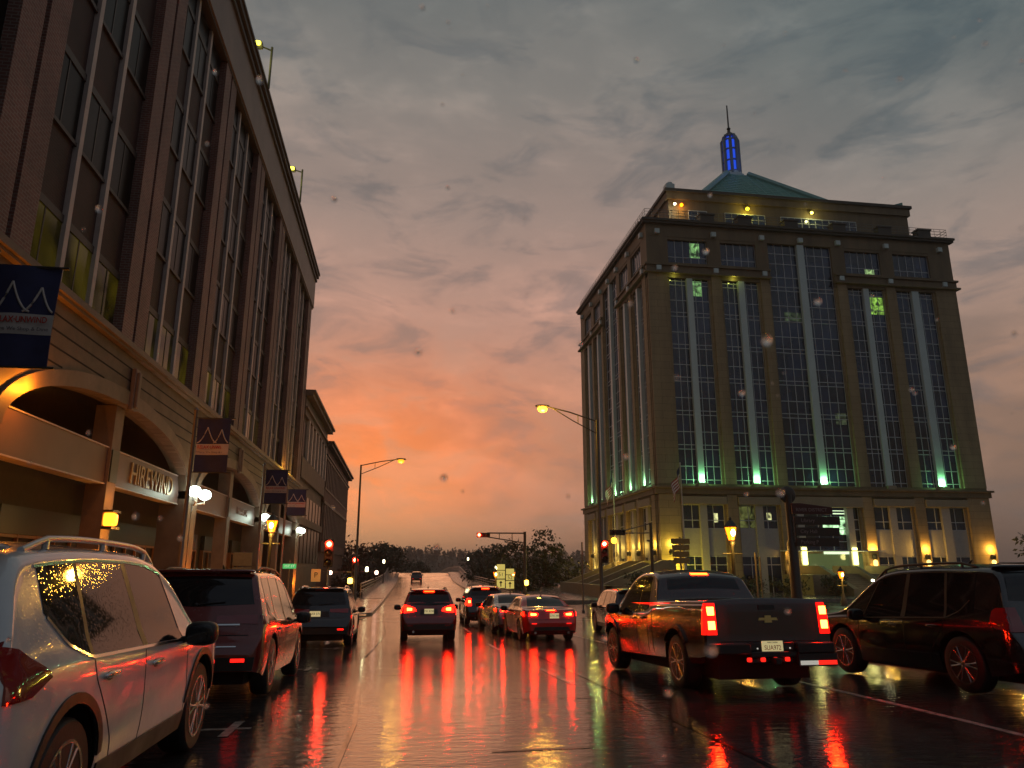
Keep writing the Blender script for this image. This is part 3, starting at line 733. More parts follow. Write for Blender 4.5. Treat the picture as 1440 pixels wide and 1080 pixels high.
    p.append(('emblem', ([(-.055, .955), (.055, .955)], [(-.045, 1.05), (.045, 1.05)]), mat('gold_emblem'), 'rear', {'off': .024, 'rows': 1}))
    pmx = paint('black_maroon_paint', (.028, .008, .007), .13, .1)
    p = [(a, c, d or pmx, e, f) for a, c, d, e, f in p]
    o = dict(patches=p, handles=((2.62, .98), (3.15, .97)), mirror=(3.92, be(3.92)), ww=.25, spokes=6, fin=False)
    o['exhaust'] = ()
    r = vehicle('pickup_truck', 'dark extended-cab pickup with glowing twin tail lamps and a trailer hitch', 'pickup', place(10.05, 5.06, L), radians(1), b, pmx, o)
    m = MB()
    for sd in (-1, 1):
        m.box(sd*.34, sd*.90, -L/2-.10, -L/2+.06, .55, .69)
    m.box(-.34, .34, -L/2-.07, -L/2+.06, .50, .58); m.box(-.34, .34, -L/2-.03, -L/2+.06, .575, .70)
    bp = m.build('rear_bumper', M_black, r, 40, local=True, bevel=.015)
    m = MB(); m.box(-.155, .155, -L/2-.046, -L/2-.032, .56, .715); pl = m.build('licence_plate', M_plate, r, local=True)
    text('plate_lettering', 'SUA972', (0, -L/2-.0465, .625), .088, M_ink_red, pl, world=False, ext=.002, sx=.85)
    text('plate_lettering', 'WISCONSIN', (0, -L/2-.0465, .694), .028, M_ink, pl, world=False, ext=.002)
    m = MB(); m.box(-.04, .04, -L/2-.18, -L/2+.1, .42, .50); m.box(-.3, .3, -L/2-.02, -L/2+.06, .43, .49); m.build('tow_hitch', M_black, r, local=True, bevel=.006)
    m = MB(); m.box(.36, .62, -L/2-.112, -L/2-.10, .40, .455); m.build('reflector_strip', mat('white_reflector', (.75, .75, .7), .3, emit=(1, .95, .8), estr=.25), r, local=True)
    m = MB(); m.box(.623, .90, -L/2-.112, -L/2-.10, .40, .455); m.build('reflector_strip', mat('red_reflector', (.6, .02, .02), .3, emit=(1, .02, .01), estr=.9), r, local=True)
    m = MB(); m.box(.34, .92, -L/2-.10, -L/2-.06, .38, .545); m.build('mud_flap_bar', M_black, r, local=True)
    for x in (-.36, -.16, .02, .2):
        m = MB(); m.sell((x, -L/2-.05, .475), (.035, .02, .03), .5, 10, 6); m.build('marker_lamp', mat('red_reflector'), r, 50, local=True)
    for x in (-.24, .24):
        m = MB(); m.sell((x, -L/2-.075, .62), (.012, .012, .012), 1, 8, 6); m.build('plate_lamp', mat('white_reflector'), r, 50, local=True)
pickup()
# ------------------------------------------------------------------ ground, road, pavements
M_road = wet_road()
M_walk = mat('wet_concrete', (.085, .08, .072), .22, var=.25, vscale=3., bump=.15, bscale=40, rvar=.12)
M_kerb = mat('kerb_concrete', (.16, .15, .135), .3, var=.2, rvar=.1)
M_soil = mat('dark_grass_ground', (.018, .022, .010), .8, var=.5, vscale=.8)
def lk(y):      # left kerb
    return float(np.interp(y, [-40, 37, 40, 43, 60, 155, 175, 205, 240, 300], [-4.65, -4.65, -3.4, -1.5, -1.2, -.3, -.5, -2, -5, -14]))
def rk(y):      # right kerb
    return float(np.interp(y, [-40, 36, 36.01, 56, 56.01, 60, 78, 155, 175, 205, 240, 300], [10.3, 10.3, 9.8, 9.8, 7.2, 7.0, 7.3, 9.5, 9.4, 8., 5., -4]))
def sheet(name, xa, xb, ys, dz, m, nx=1, zf=gz):
    mb = MB(); rows = []
    for y in ys:
        a, b = xa(y), xb(y); rows.append([(a+(b-a)*i/nx, y, zf(y)+dz) for i in range(nx+1)])
    mb.grid(rows); o = mb.build(name, m, None, 30, fix=False); o['kind'] = 'structure'; return o
ys = list(np.concatenate([np.arange(-40, 62, 1.), np.arange(62, 130, 3.), np.arange(130, 302, 2.)]))
# one ground sheet reaching the horizon, falling to the river bank beside the bridge
def gnd():
    mb = MB(); rows = []
    xs = [-3000, -800, -200, -60, -30, -15, -9, 0, 9, 14, 26, 62, 120, 300, 900, 3000]
    for y in [-300, -60, -40]+list(range(-36, 62, 4))+[64, 70, 78, 90, 110, 130, 160, 200, 300, 500, 900, 1600, 3500]:
        r = []
        for x in xs:
            z = gz(min(y, 110))-.14
            if y > 62 and x < 20: z -= min((y-62)*.12, 3.5)
            if y > 105: z -= min((y-105)*.06, 3.)
            if y > 400: z += min((y-400)*.01, 4.)
            if abs(x) > 100 and y < 62: z -= .1
            r.append((x, y, z))
        rows.append(r)
    mb.grid(rows); o = mb.build('ground', M_soil, None, 30, fix=False); o['kind'] = 'structure'
gnd()
sheet('road', lk, rk, ys, .0, M_road, 6)
sheet('side_road', lambda y: 9.79, lambda y: 220., list(np.arange(39.5, 53.1, 1.5)), -.004, M_road, 20)
def pavement(name, xa, xb, ys, m=M_walk, h=.14):
    mb = MB(); rows = []
    for y in ys:
        a, b = xa(y), xb(y); z = gz(y)
        rows.append([(a, y, z-.2), (a, y, z+h), (b, y, z+h), (b, y, z-.2)])
    mb.grid(rows); mb.f.append((0, 1, 2, 3)); k = (len(rows)-1)*4; mb.f.append((k+3, k+2, k+1, k))
    o = mb.build(name, m, None, 30); o['kind'] = 'structure'; return o
yl = [y for y in ys if y <= 62]
pavement('pavement', lambda y: -13., lambda y: lk(y)-.16, yl)
pavement('kerb', lambda y: lk(y)-.16, lambda y: lk(y), yl, M_kerb, .146)
pavement('pavement', lambda y: rk(y)+.16, lambda y: 60., [y for y in ys if y <= 36])
pavement('kerb', lambda y: 10.3, lambda y: 10.46, [y for y in ys if y <= 36], M_kerb, .146)
pavement('pavement', lambda y: rk(y)+.16, lambda y: 66., [57.]+[y for y in ys if 57 < y <= 104])
pavement('kerb', lambda y: rk(y), lambda y: rk(y)+.16, [57.]+[y for y in ys if 57 < y <= 62], M_kerb, .146)
mb = MB(); mb.box(7.3, 66, 56.84, 57., gz(57)-.2, gz(57)+.146); o = mb.build('kerb', M_kerb); o['kind'] = 'structure'
# bridge: side walks with kerbs, deck edge
yb = [y for y in ys if y >= 62]
pavement('bridge_pavement', lambda y: lk(y)-2.2, lambda y: lk(y), yb, M_kerb, .16)
pavement('bridge_pavement', lambda y: rk(y), lambda y: rk(y)+2.4, yb, M_kerb, .16)
mb = MB(); rows = [[(lk(y)-2.4, y, gz(y)-.25), (lk(y)-2.4, y, gz(y)-1.6), (rk(y)+2.6, y, gz(y)-1.6), (rk(y)+2.6, y, gz(y)-.25)] for y in yb]
mb.grid(rows, closed=True); o = mb.build('bridge_deck', mat('bridge_concrete', (.2, .18, .16), .7, var=.2)); o['kind'] = 'structure'
# painted markings and tar seams, each a sheet a few mm above the asphalt
M_line = mat('worn_white_paint', (.36, .34, .30), .2, var=.4, vscale=9., rvar=.08)
M_yel = mat('yellow_paint', (.55, .33, .05), .25, var=.3, vscale=9.)
M_tar = mat('tar_seam', (.006, .006, .006), .12, rvar=.06)
def mark(m, pts, w, name='road_marking', dz=.004):
    mb = MB(); P = [(a[0]+(b[0]-a[0])*t, a[1]+(b[1]-a[1])*t) for a, b in zip(pts, pts[1:]) for t in np.linspace(0, 1, max(2, int(math.hypot(b[0]-a[0], b[1]-a[1])/1.)+1))]
    rows = []
    for i, p in enumerate(P):
        a = P[max(i-1, 0)]; b = P[min(i+1, len(P)-1)]
        if a == b: continue
        t = Vector((b[0]-a[0], b[1]-a[1])).normalized(); n = Vector((-t.y, t.x))*w/2
        rows.append([(p[0]+n.x, p[1]+n.y, gz(p[1]+n.y)+dz), (p[0]-n.x, p[1]-n.y, gz(p[1]-n.y)+dz)])
    mb.grid(rows); o = mb.build(name, m, fix=False); o['kind'] = 'structure'
mark(M_line, [(6.35, 2), (6.35, 33)], .11)
for y in (8.95, 15.9, 22.8): mark(M_line, [(-4.2, y), (-1.55, y)], .10); mark(M_line, [(-1.75, y-.45), (-1.75, y+.45)], .10, dz=.008)
for y in (4.5, 13.5, 22.5, 31.5): mark(M_line, [(2.75, y-1.5), (2.75, y+1.5)], .11)
mark(M_line, [(-1.3, 37.5), (9.6, 37.5)], .45)
mark(M_line, [(-1.2, 40.2), (9.6, 40.6)], .2); mark(M_line, [(-1.2, 42.6), (9.6, 43)], .2)
for pts in ([(-.6, 2), (-.45, 9), (-.8, 18), (-.5, 30), (-.9, 44)], [(1.05, 6.2), (2.0, 6.25)], [(.9, 7.4), (1.9, 7.45)], [(2.9, 14.2), (1.2, 14.3), (-.5, 14.15)], [(3.3, 3), (3.1, 10), (3.35, 20), (3.2, 34)], [(1.7, 10.6), (2.7, 10.55)], [(-.4, 20.2), (3.4, 20.4), (6.2, 20.1)]):
    mark(M_tar, pts, .05, 'road_seam', .006)
mark(M_line, [(2.9, 64), (3.4, 100), (4.3, 150)], .12)
mb = MB(); mb.box(-2.6, -1.7, 40.2, 41.2, gz(40.5)+.141, gz(40.5)+.149); o = mb.build('tactile_paving', M_yel); o['kind'] = 'structure'

# ------------------------------------------------------------------ brick office building on the left
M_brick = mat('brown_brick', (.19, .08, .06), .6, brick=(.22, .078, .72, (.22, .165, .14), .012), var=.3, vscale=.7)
M_brick2 = mat('red_brick', (.12, .028, .018), .65, brick=(.22, .078, .75, (.10, .06, .05), .012), var=.3, vscale=.7)
M_stone = mat('limestone_band', (.115, .08, .052), .6, var=.3, vscale=1.3, bump=.2, bscale=14)
M_stone2 = mat('pale_stone', (.165, .118, .082), .55, var=.25, vscale=1.6, bump=.15, bscale=20)
M_frieze = mat('frieze_metal', (.20, .15, .13), .5, var=.18, vscale=.6)
M_mull = mat('pale_metal_fin', (.46, .39, .35), .45, var=.15, vscale=2)
M_win = mat('office_glass', (.007, .006, .005), .28, var=.4, vscale=.9, spec=.10)
M_winlit = mat('dim_lit_office_glass', (.02, .02, .01), .08, emit=(.24, .175, .01), estr=.055, spec=.12, evar=.45)
M_winlit2 = mat('faint_lit_office_glass', (.015, .013, .01), .08, emit=(.24, .15, .02), estr=.04, spec=.6)
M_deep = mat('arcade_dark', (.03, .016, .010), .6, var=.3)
FX = -8.
off = thing('office_building', 'tall brown brick office building with pale fins above stone arches, left of the street', 'building', (FX-9, 26, 0))
def fb(mb, y0, y1, z0, z1, d0, d1): return mb.box(FX+d0, FX+d1, y0, y1, z0, z1)
Y0, Y1, ZB, ZF, ZT = -8., 59.1, 7.92, 22.47, 25.55
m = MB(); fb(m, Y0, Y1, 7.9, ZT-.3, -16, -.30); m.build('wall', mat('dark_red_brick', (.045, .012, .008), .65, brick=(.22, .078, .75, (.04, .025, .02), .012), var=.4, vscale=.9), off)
piers = [14.78+7.16*k for k in range(-3, 7)]
for i, c in enumerate(piers):
    w = .92
    m = MB(); fb(m, c-w, c-.09, ZB, ZF, -.8, 0); fb(m, c+.09, c+w, ZB, ZF, -.8, 0); fb(m, c-.09, c+.09, ZB, ZF, -.8, -.12)
    m.build('pier', M_brick, off)
    if i == len(piers)-1: break
    a, b = c+w, c+7.16-w; t = (b-a)/3
    for k in (1, 2):
        m = MB(); fb(m, a+k*t-.10, a+k*t+.10, ZB, ZF, -.5, -.17); m.build('fin', M_mull, off)
    for k in range(3):
        u0, u1 = a+k*t+(0 if k == 0 else .10), a+(k+1)*t-(0 if k == 2 else .10)
        if u1 < 6: continue
        lit = (i*7+k*3) % 5
        mw = MB()
        for fl_ in range(4):
            zt = 9.6+3.86*fl_; zb = zt-1.72
            m = MB(); fb(m, u0, u1, zb, zt, -.5, -.275); mf = MB()
            islit = fl_ == 0 and u1 < 44
            wo = m.build('lit_window' if islit else 'window', (M_winlit if i < 6 else M_winlit2) if islit else M_win, off)
            fb(mf, u0, u1, zt, zt+.2, -.5, -.245); fb(mf, u0, u1, zb-.1, zb, -.5, -.225)
            fb(mf, (u0+u1)/2-.025, (u0+u1)/2+.025, zb, zt, -.5, -.262); mf.build('window_trim', mat('bronze_trim', (.05, .04, .034), .5), wo)
        fb(mw, u0, u1, 21.3, 22.4, -.5, -.275)
        mw.build('top_panel', M_win, off)
# frieze and cornice
m = MB(); fb(m, Y0, Y1+.05, ZF, ZT-.75, -16, .10); m.build('frieze', M_frieze, off)
m = MB(); fb(m, Y0, Y1+.15, ZT-.75, ZT-.55, -16, .22); fb(m, Y0, Y1+.2, ZT-.42, ZT-.14, -16, .34); fb(m, Y0, Y1+.24, ZT-.14, ZT, -16, .42); fb(m, Y0, Y1, ZT-.55, ZT-.42, -16, .05)
m.build('cornice', mat('dark_cornice', (.055, .042, .036), .5), off)
m = MB(); fb(m, Y0, Y1+.03, ZF-.12, ZF, -.5, .03); m.build('frieze_edge', mat('dark_cornice'), off)
# stone base with arches
SP, PW, AH, ZS = 14.72, 1.42, 1.75, 4.42
pc = [29.6+SP*k for k in (-3, -2, -1, 0, 1, 2)]
def archz(y, c, grow=0.):
    a = (SP-PW)/2+grow; t = max(-1, min(1, (y-c)/a)); return ZS+(AH+grow)*sqrt(max(0, 1-abs(t)**2.05))
courses = [7.62, 7.28, 6.92, 6.55, 6.18]
m = MB()
for i in range(len(pc)-1):
    c = (pc[i]+pc[i+1])/2; a = (SP-PW)/2; n = 40
    top, bot = [], []
    for k in range(n+1):
        y = c-a+2*a*k/n
        top.append([(FX, y, 7.62), (FX-.5, y, 7.62)]); bot.append([(FX, y, min(archz(y, c), 7.5)), (FX-.5, y, min(archz(y, c), 7.5))])
    m.grid([[p[0] for p in top], [p[0] for p in bot], [p[1] for p in bot], [p[1] for p in top]])
for c in pc: fb(m, c-PW/2, c+PW/2, ZS-.3, 7.62, -.5, 0)
wall_b = m.build('stone_base', M_stone, off, fix=True)
mg = MB()
for i in range(len(pc)-1):
    c = (pc[i]+pc[i+1])/2
    for z in courses[1:]:
        # grooves stop where they meet the arch ring
        segs = []; st = None
        for y in np.arange(pc[i], pc[i+1]+.01, .15):
            okk = abs(y-c) > (SP-PW)/2+.45 or archz(y, c, .45) < z-.02
            if okk and st is None: st = y
            if (not okk or y > pc[i+1]-.1) and st is not None:
                segs.append((st, y)); st = None
        for a_, b_ in segs: fb(mg, a_, b_, z-.022, z+.022, -.02, .003)
mg.build('stone_joints', mat('joint_shadow_gap', (.012, .008, .006), .9), off)
for i in range(len(pc)-1):
    c = (pc[i]+pc[i+1])/2; a = (SP-PW)/2; n = 44; R = [[], [], [], []]
    for k in range(n+1):
        th = pi*k/n; y = c-a*cos(th); yo = c-(a+.42)*cos(th)
        zi, zo = archz(y, c), archz(yo, c, .42)
        yo = max(pc[i]+.02, min(pc[i+1]-.02, yo))
        R[0].append((FX-.3, y, zi)); R[1].append((FX+.07, y, zi)); R[2].append((FX+.07, yo, zo)); R[3].append((FX-.02, yo, zo))
    m = MB(); m.grid(R); m.build('arch_ring', M_stone2, off, 40)
    m = MB(); fb(m, c-.19, c+.19, archz(c, c)-.1, 7.3, .03, .16); fb(m, c-.10, c+.10, archz(c, c)-.02, 7.2, .15, .24); m.build('keystone', M_stone2, off, bevel=.02)
for c in pc:
    m = MB(); g = gz(c)+.13
    fb(m, c-PW/2, c-.05, g, ZS-.02, -.9, .05); fb(m, c+.05, c+PW/2, g, ZS-.02, -.9, .05); fb(m, c-.05, c+.05, g, ZS-.02, -.9, -.06)
    fb(m, c-PW/2-.06, c+PW/2+.06, g, g+.5, -.95, .11)
    m.build('pillar', M_stone2, off)
m = MB(); fb(m, Y0, Y1+.1, 7.62, 7.93, -.9, .16); fb(m, Y0, Y1+.1, 7.70, 7.80, -.9, .24); m.build('stone_ledge', M_stone2, off)
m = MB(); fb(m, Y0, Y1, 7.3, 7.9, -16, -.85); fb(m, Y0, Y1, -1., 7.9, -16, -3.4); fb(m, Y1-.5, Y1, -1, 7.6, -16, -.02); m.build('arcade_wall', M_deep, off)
for i in range(1, 5):
    c = (pc[i]+pc[i+1])/2; g = gz(c)+.13
    m = MB(); fb(m, c-.32, c+.32, g, archz(c, c)-.02, -.75, -.2); m.build('middle_post', M_stone2, off)
    m = MB(); fb(m, c-.26, c+.26, 3.98, 4.88, -.3, -.165); m.build('post_panel', mat('dark_green_metal', (.018, .03, .018), .4), off)
    for s0, s1 in ((pc[i]+PW/2, c-.32), (c+.32, pc[i+1]-PW/2)):
        m = MB(); fb(m, s0, s1, 3.93, 4.92, -.62, -.28); m.build('fascia', mat('mauve_fascia', (.12, .065, .054), .42, var=.12, vscale=1.2), off)
        m = MB(); fb(m, s0, s1, 3.9, 3.935, -.66, -.25); fb(m, s0, s1, 4.915, 4.95, -.66, -.25); m.build('fascia_edge', M_mull, off)
    # shopfronts at the back of the arcade
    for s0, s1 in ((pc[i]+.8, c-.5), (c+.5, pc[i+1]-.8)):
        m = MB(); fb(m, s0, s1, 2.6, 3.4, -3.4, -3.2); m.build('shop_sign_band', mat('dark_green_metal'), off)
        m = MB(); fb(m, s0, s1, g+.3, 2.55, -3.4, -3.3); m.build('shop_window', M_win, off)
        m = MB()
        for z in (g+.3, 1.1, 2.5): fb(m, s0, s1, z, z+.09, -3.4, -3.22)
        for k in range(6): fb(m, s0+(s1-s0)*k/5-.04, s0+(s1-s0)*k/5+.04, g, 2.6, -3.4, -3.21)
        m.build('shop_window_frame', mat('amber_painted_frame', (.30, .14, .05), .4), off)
# sign letters on the fascia
M_gold = mat('gilt_letters', (.55, .36, .12), .35, .5)
sg = thing('sign_lettering', 'row of tall thin gilt letters on the mauve fascia under the first arch', 'sign', (FX-.27, 25.6, 4.43))
text('letters', 'HIREWIND', (FX-.26, 25.9, 4.42), .92, mat('dim_gilt', (.38, .25, .09), .4, .4), sg, rot=(pi/2, 0, pi/2), ext=.02, sx=.95)
sg = thing('sign_lettering', 'small pale sign letters on the fascia under the second arch', 'sign', (FX-.27, 40.4, 4.43))
text('letters', 'FINANCIAL', (FX-.26, 40.3, 4.43), .5, M_mull, sg, rot=(pi/2, 0, pi/2), ext=.02, sx=1.0)

# wall lamps: white globes on the pillars
M_globe = emat('lamp_globe_white', (.82, 1., .86), 9.)
M_lampdark = mat('lamp_metal', (.03, .03, .028), .4)
names = {1: 'first', 2: 'second', 3: 'third', 4: 'fourth'}
for i, c in ((3, pc[3]), (4, pc[4]), (5, pc[5])):
    wh = {3: 'on the pillar between the two near arches, beside the gilt sign', 4: 'on the pillar behind the amber lantern', 5: 'on the farthest pillar of the arcade'}[i]
    t = thing('globe_lamp', 'two white globe lamps '+wh, 'wall lamp', (FX, c, 4.0), group='globe lamps along the arcade')
    m = MB(); m.tube([(FX+.04, c, 3.7), (FX+.12, c, 3.95), (FX+.3, c+.45, 4.05), (FX+.3, c+.75, 4.05), (FX+.3, c+.75, 4.2)], .035, 8); m.tube([(FX+.12, c, 3.95), (FX+.3, c-.45, 4.05), (FX+.3, c-.75, 4.05), (FX+.3, c-.75, 4.2)], .035, 8)
    m.build('bracket', M_mull, t, 60)
    for s in (-.75, .75):
        m = MB(); m.sell((FX+.3, c+s, 4.40), (.24, .24, .20), 1, 16, 10); m.build('globe', M_globe, t, 60)
        lamp('globe_light', (FX+.75, c+s*.5, 4.1), (.85, 1., .7), 7, t, .15)
# uplights wash the pillars and arch soffit in orange
for i in (2, 3, 4, 5):
    c = pc[i]
    for d, e in ((.2, 45),):
        lamp('pillar_uplight', (FX+.62, c+d, gz(c)+1.5), (1, .25, .015), e*3.0, off, .05)
lamp('pillar_uplight', (FX+.35, 16.3, 5.3), (1, .27, .012), 75, off, .05)
lamp('ledge_uplight', (FX+.45, 50.5, 8.2), (1, .5, .04), 30, off, .05); lamp('ledge_uplight', (FX+.45, 54, 8.2), (1, .5, .04), 18, off, .05)
lamp('arcade_light', (FX-2.4, 15, 2.2), (1, .35, .05), 3, off, .1)
for y in (27, 33, 40, 47): lamp('arcade_light', (FX-2.4, y, 2.2), (1, .30, .04), 2.5, off, .1)
# amber sconce on the middle post of the first arch
c = 22.24
t = thing('amber_sconce', 'glowing amber half-round sconce on the middle post of the first arch', 'wall lamp', (FX-.18, c, 2.9))
m = MB(); m.sell((FX-.12, c, 2.95), (.17, .25, .18), .45, 16, 10); m.build('lamp_shade', emat('amber_shade', (1, .24, .01), 4.), t, 60)
m = MB(); m.box(FX-.2, FX+.06, c-.3, c+.3, 2.68, 2.76); m.box(FX-.2, FX+.06, c-.3, c+.3, 3.14, 3.2); m.build('lamp_frame', M_lampdark, t)
lamp('sconce_light', (FX+.25, c, 2.6), (1, .33, .04), 22, t, .1); lamp('sconce_light', (FX+.22, c, 3.5), (1, .33, .04), 14, t, .1)
# floodlights standing on the roof edge
for y, lb in ((33.6, 'floodlight on a short pole on the roof edge, nearer of the two'), (45.6, 'bright yellowish floodlight on a short pole on the roof edge, farther of the two')):
    t = thing('roof_floodlight', lb, 'floodlight', (FX+.2, y, ZT), group='floodlights on the brick roof edge')
    m = MB(); m.tube([(FX+.55, y, ZT-.5), (FX+.55, y, ZT+1.9)], .06, 8); m.tube([(FX+.55, y, ZT+1.7), (FX+.15, y-.3, ZT+1.65)], .04, 6); m.build('pole', M_lampdark, t)
    m = MB(); m.sell((FX+.0, y-.45, ZT+1.62), (.2, .24, .14), .5, 12, 8); m.build('lamp_head', M_lampdark, t, 50)
    m = MB(); m.sell((FX-.02, y-.68, ZT+1.57), (.16, .05, .12), .6, 12, 8); m.build('lens', emat('yellow_flood', (1, .85, .05), 6. if y > 40 else 4.), t, 50)
    lamp('flood_light', (FX+.1, y-.9, ZT+1.2), (1, .9, .2), 60, t, .1)

# the two lower buildings beyond it
def lowblock(name, label, y0, y1, z1, m1, fx, rows_, depth, base_z):
    t = thing(name, label, 'building', (fx-6, (y0+y1)/2, gz(60)))
    m = MB(); m.box(fx-14, fx-.25, y0, y1, -1.2, z1-.4); m.build('wall', m1, t)
    m = MB()
    for z, a, b in rows_: m.box(fx-.5, fx, y0, y1, a, b)
    m.build('wall_bands', m1, t)
    m = MB(); m.box(fx-14.2, fx+.18, y0-.02, y1+.18, z1-1.5, z1-1.35); m.box(fx-14.3, fx+.5, y0-.02, y1+.45, z1-.5, z1-.2); m.box(fx-14.3, fx+.7, y0-.02, y1+.6, z1-.2, z1); m.build('cornice', M_stone2 if m1 is M_stone else mat('dark_cornice'), t)
    return t
t = lowblock('cream_block', 'low olive-grey block with a heavy cornice squeezed behind the tall brick building', 59.3, 77.0, 15.6, M_stone, FX, [(0, 8.6, 10.2), (0, 13.6, 15.2), (0, 5., 5.6)], 0, 0)
for k in range(7):
    y = 60.4+k*2.4
    m = MB(); m.box(FX-.3, FX-.2, y, y+1.7, 10.25, 13.2); m.build('window', M_win, t)
    m = MB(); m.box(FX-.26, FX+.03, y+1.75, y+2.3, 10.2, 13.6); m.build('pilaster', M_mull, t)
    m = MB(); m.box(FX-.3, FX-.2, y, y+1.7, 2, 7.5); m.build('window', M_win, t)
t = lowblock('red_brick_block', 'red brick block with rows of narrow windows at the far end of the street', 77.2, 109.5, 14.4, M_brick2, FX, [(0, 8.1, 9.6), (0, 12.7, 14.0), (0, 3.2, 4.2)], 0, 0)
for k in range(18):
    y = 77.6+k*1.76
    for a, b in ((9.65, 12.65), (4.25, 8.05)):
        m = MB(); m.box(FX-.26, FX-.16, y, y+1.15, a, b); m.build('window', M_win, t)
        m = MB(); m.box(FX-.26, FX+.02, y+1.18, y+1.72, a, b); m.build('pier', mat('pale_brick_pier', (.20, .13, .11), .6, var=.2), t)
m = MB(); m.box(FX-.3, FX+.07, 77.2, 109.5, 12.6, 12.85); m.box(FX-.3, FX+.07, 77.2, 109.5, 9.45, 9.65); m.box(FX-.3, FX+.07, 77.2, 109.5, 8.02, 8.3); m.build('stone_course', M_stone2, t)
# ------------------------------------------------------------------ office tower on the right
M_sand = mat('tower_sandstone', (.30, .22, .12), .7, brick=(1.9, .75, .88, (.16, .11, .05), .018), var=.22, vscale=.55, stretch=(1.6, 1.6, .22))
M_sand2 = mat('tower_sandstone_trim', (.165, .118, .062), .65, var=.25, vscale=.6, stretch=(1.6, 1.6, .25))
M_sandp = mat('tower_lintel', (.27, .225, .155), .65, var=.1, vscale=.8)
M_tglass = mat('tower_glass', (.014, .030, .082), .05, var=.6, vscale=.35, spec=.8, brick=(1.45, 1.78, .22, (.010, .018, .045), .002))
M_tmull = mat('tower_mullion', (.50, .53, .55), .4)
M_fin = mat('tower_pale_fin', (.50, .59, .58), .45, var=.08, vscale=.4)
M_panel = mat('tower_pale_panel', (.34, .33, .32), .55, var=.08)
M_copper = mat('green_copper_roof', (.10, .27, .225), .5, var=.25, vscale=1.4)
TX0, TX1, TY0, TY1 = 24.9, 61.2, 70., 99.8
g0 = gz(70)
tw = thing('office_tower', 'sandstone office tower with dark glass bays, a green pyramid roof and a blue lantern', 'building', (43, 85, g0))
# face mapping: front face looks to -Y, side face to -X
def fbx(mb, face, u0, u1, z0, z1, d0, d1):
    if face == 'f': return mb.box(u0, u1, TY0-d0, TY0-d1, z0, z1)
    return mb.box(TX0-d0, TX0-d1, u0, u1, z0, z1)
def us(face, u):          # bay position measured on the front, carried to the shorter side
    return u if face == 'f' else TY0+(u-TX0)*(TY1-TY0)/(TX1-TX0)
bays = [(27.3, 31.75, 29.2, 29.85), (33.3, 37.4, 35.05, 35.75), (38.85, 46.4, 42.3, 43.1), (48.0, 52.3, 49.75, 50.4), (53.9, 58.4, 55.65, 56.5)]
ZP, ZS0, ZS1, ZA0, ZA1 = 38.5, 9.75, 31.75, 33.5, 36.2
m = MB(); m.box(TX0+.6, TX1-.6, TY0+.6, TY1-.6, g0-1, ZP-.3); m.build('core', M_sand2, tw)
def bay_glass(face, u0, u1, z0, z1, zs, nv, inset=.34):
    m = MB(); fbx(m, face, u0, u1, z0, z1, -.6, -inset); gl = m.build('bay_glass', M_tglass, tw)
    m = MB()
    for z in zs: fbx(m, face, u0, u1, z-.035, z+.035, -.5, -inset+.045)
    for k in range(nv+1):
        u = u0+(u1-u0)*k/nv; fbx(m, face, u-.03, u+.03, z0, z1, -.5, -inset+.05)
    m.build('glazing_bars', M_tmull, gl)
    return gl
floorlines = []
z = ZS0
for k in range(7):
    for dz in (.45, 1.35, 1.75):
        z += dz
        if z < ZS1-.2: floorlines.append(z)
UL = {'f': (TX0, TX1), 's': (TY0, TY1)}
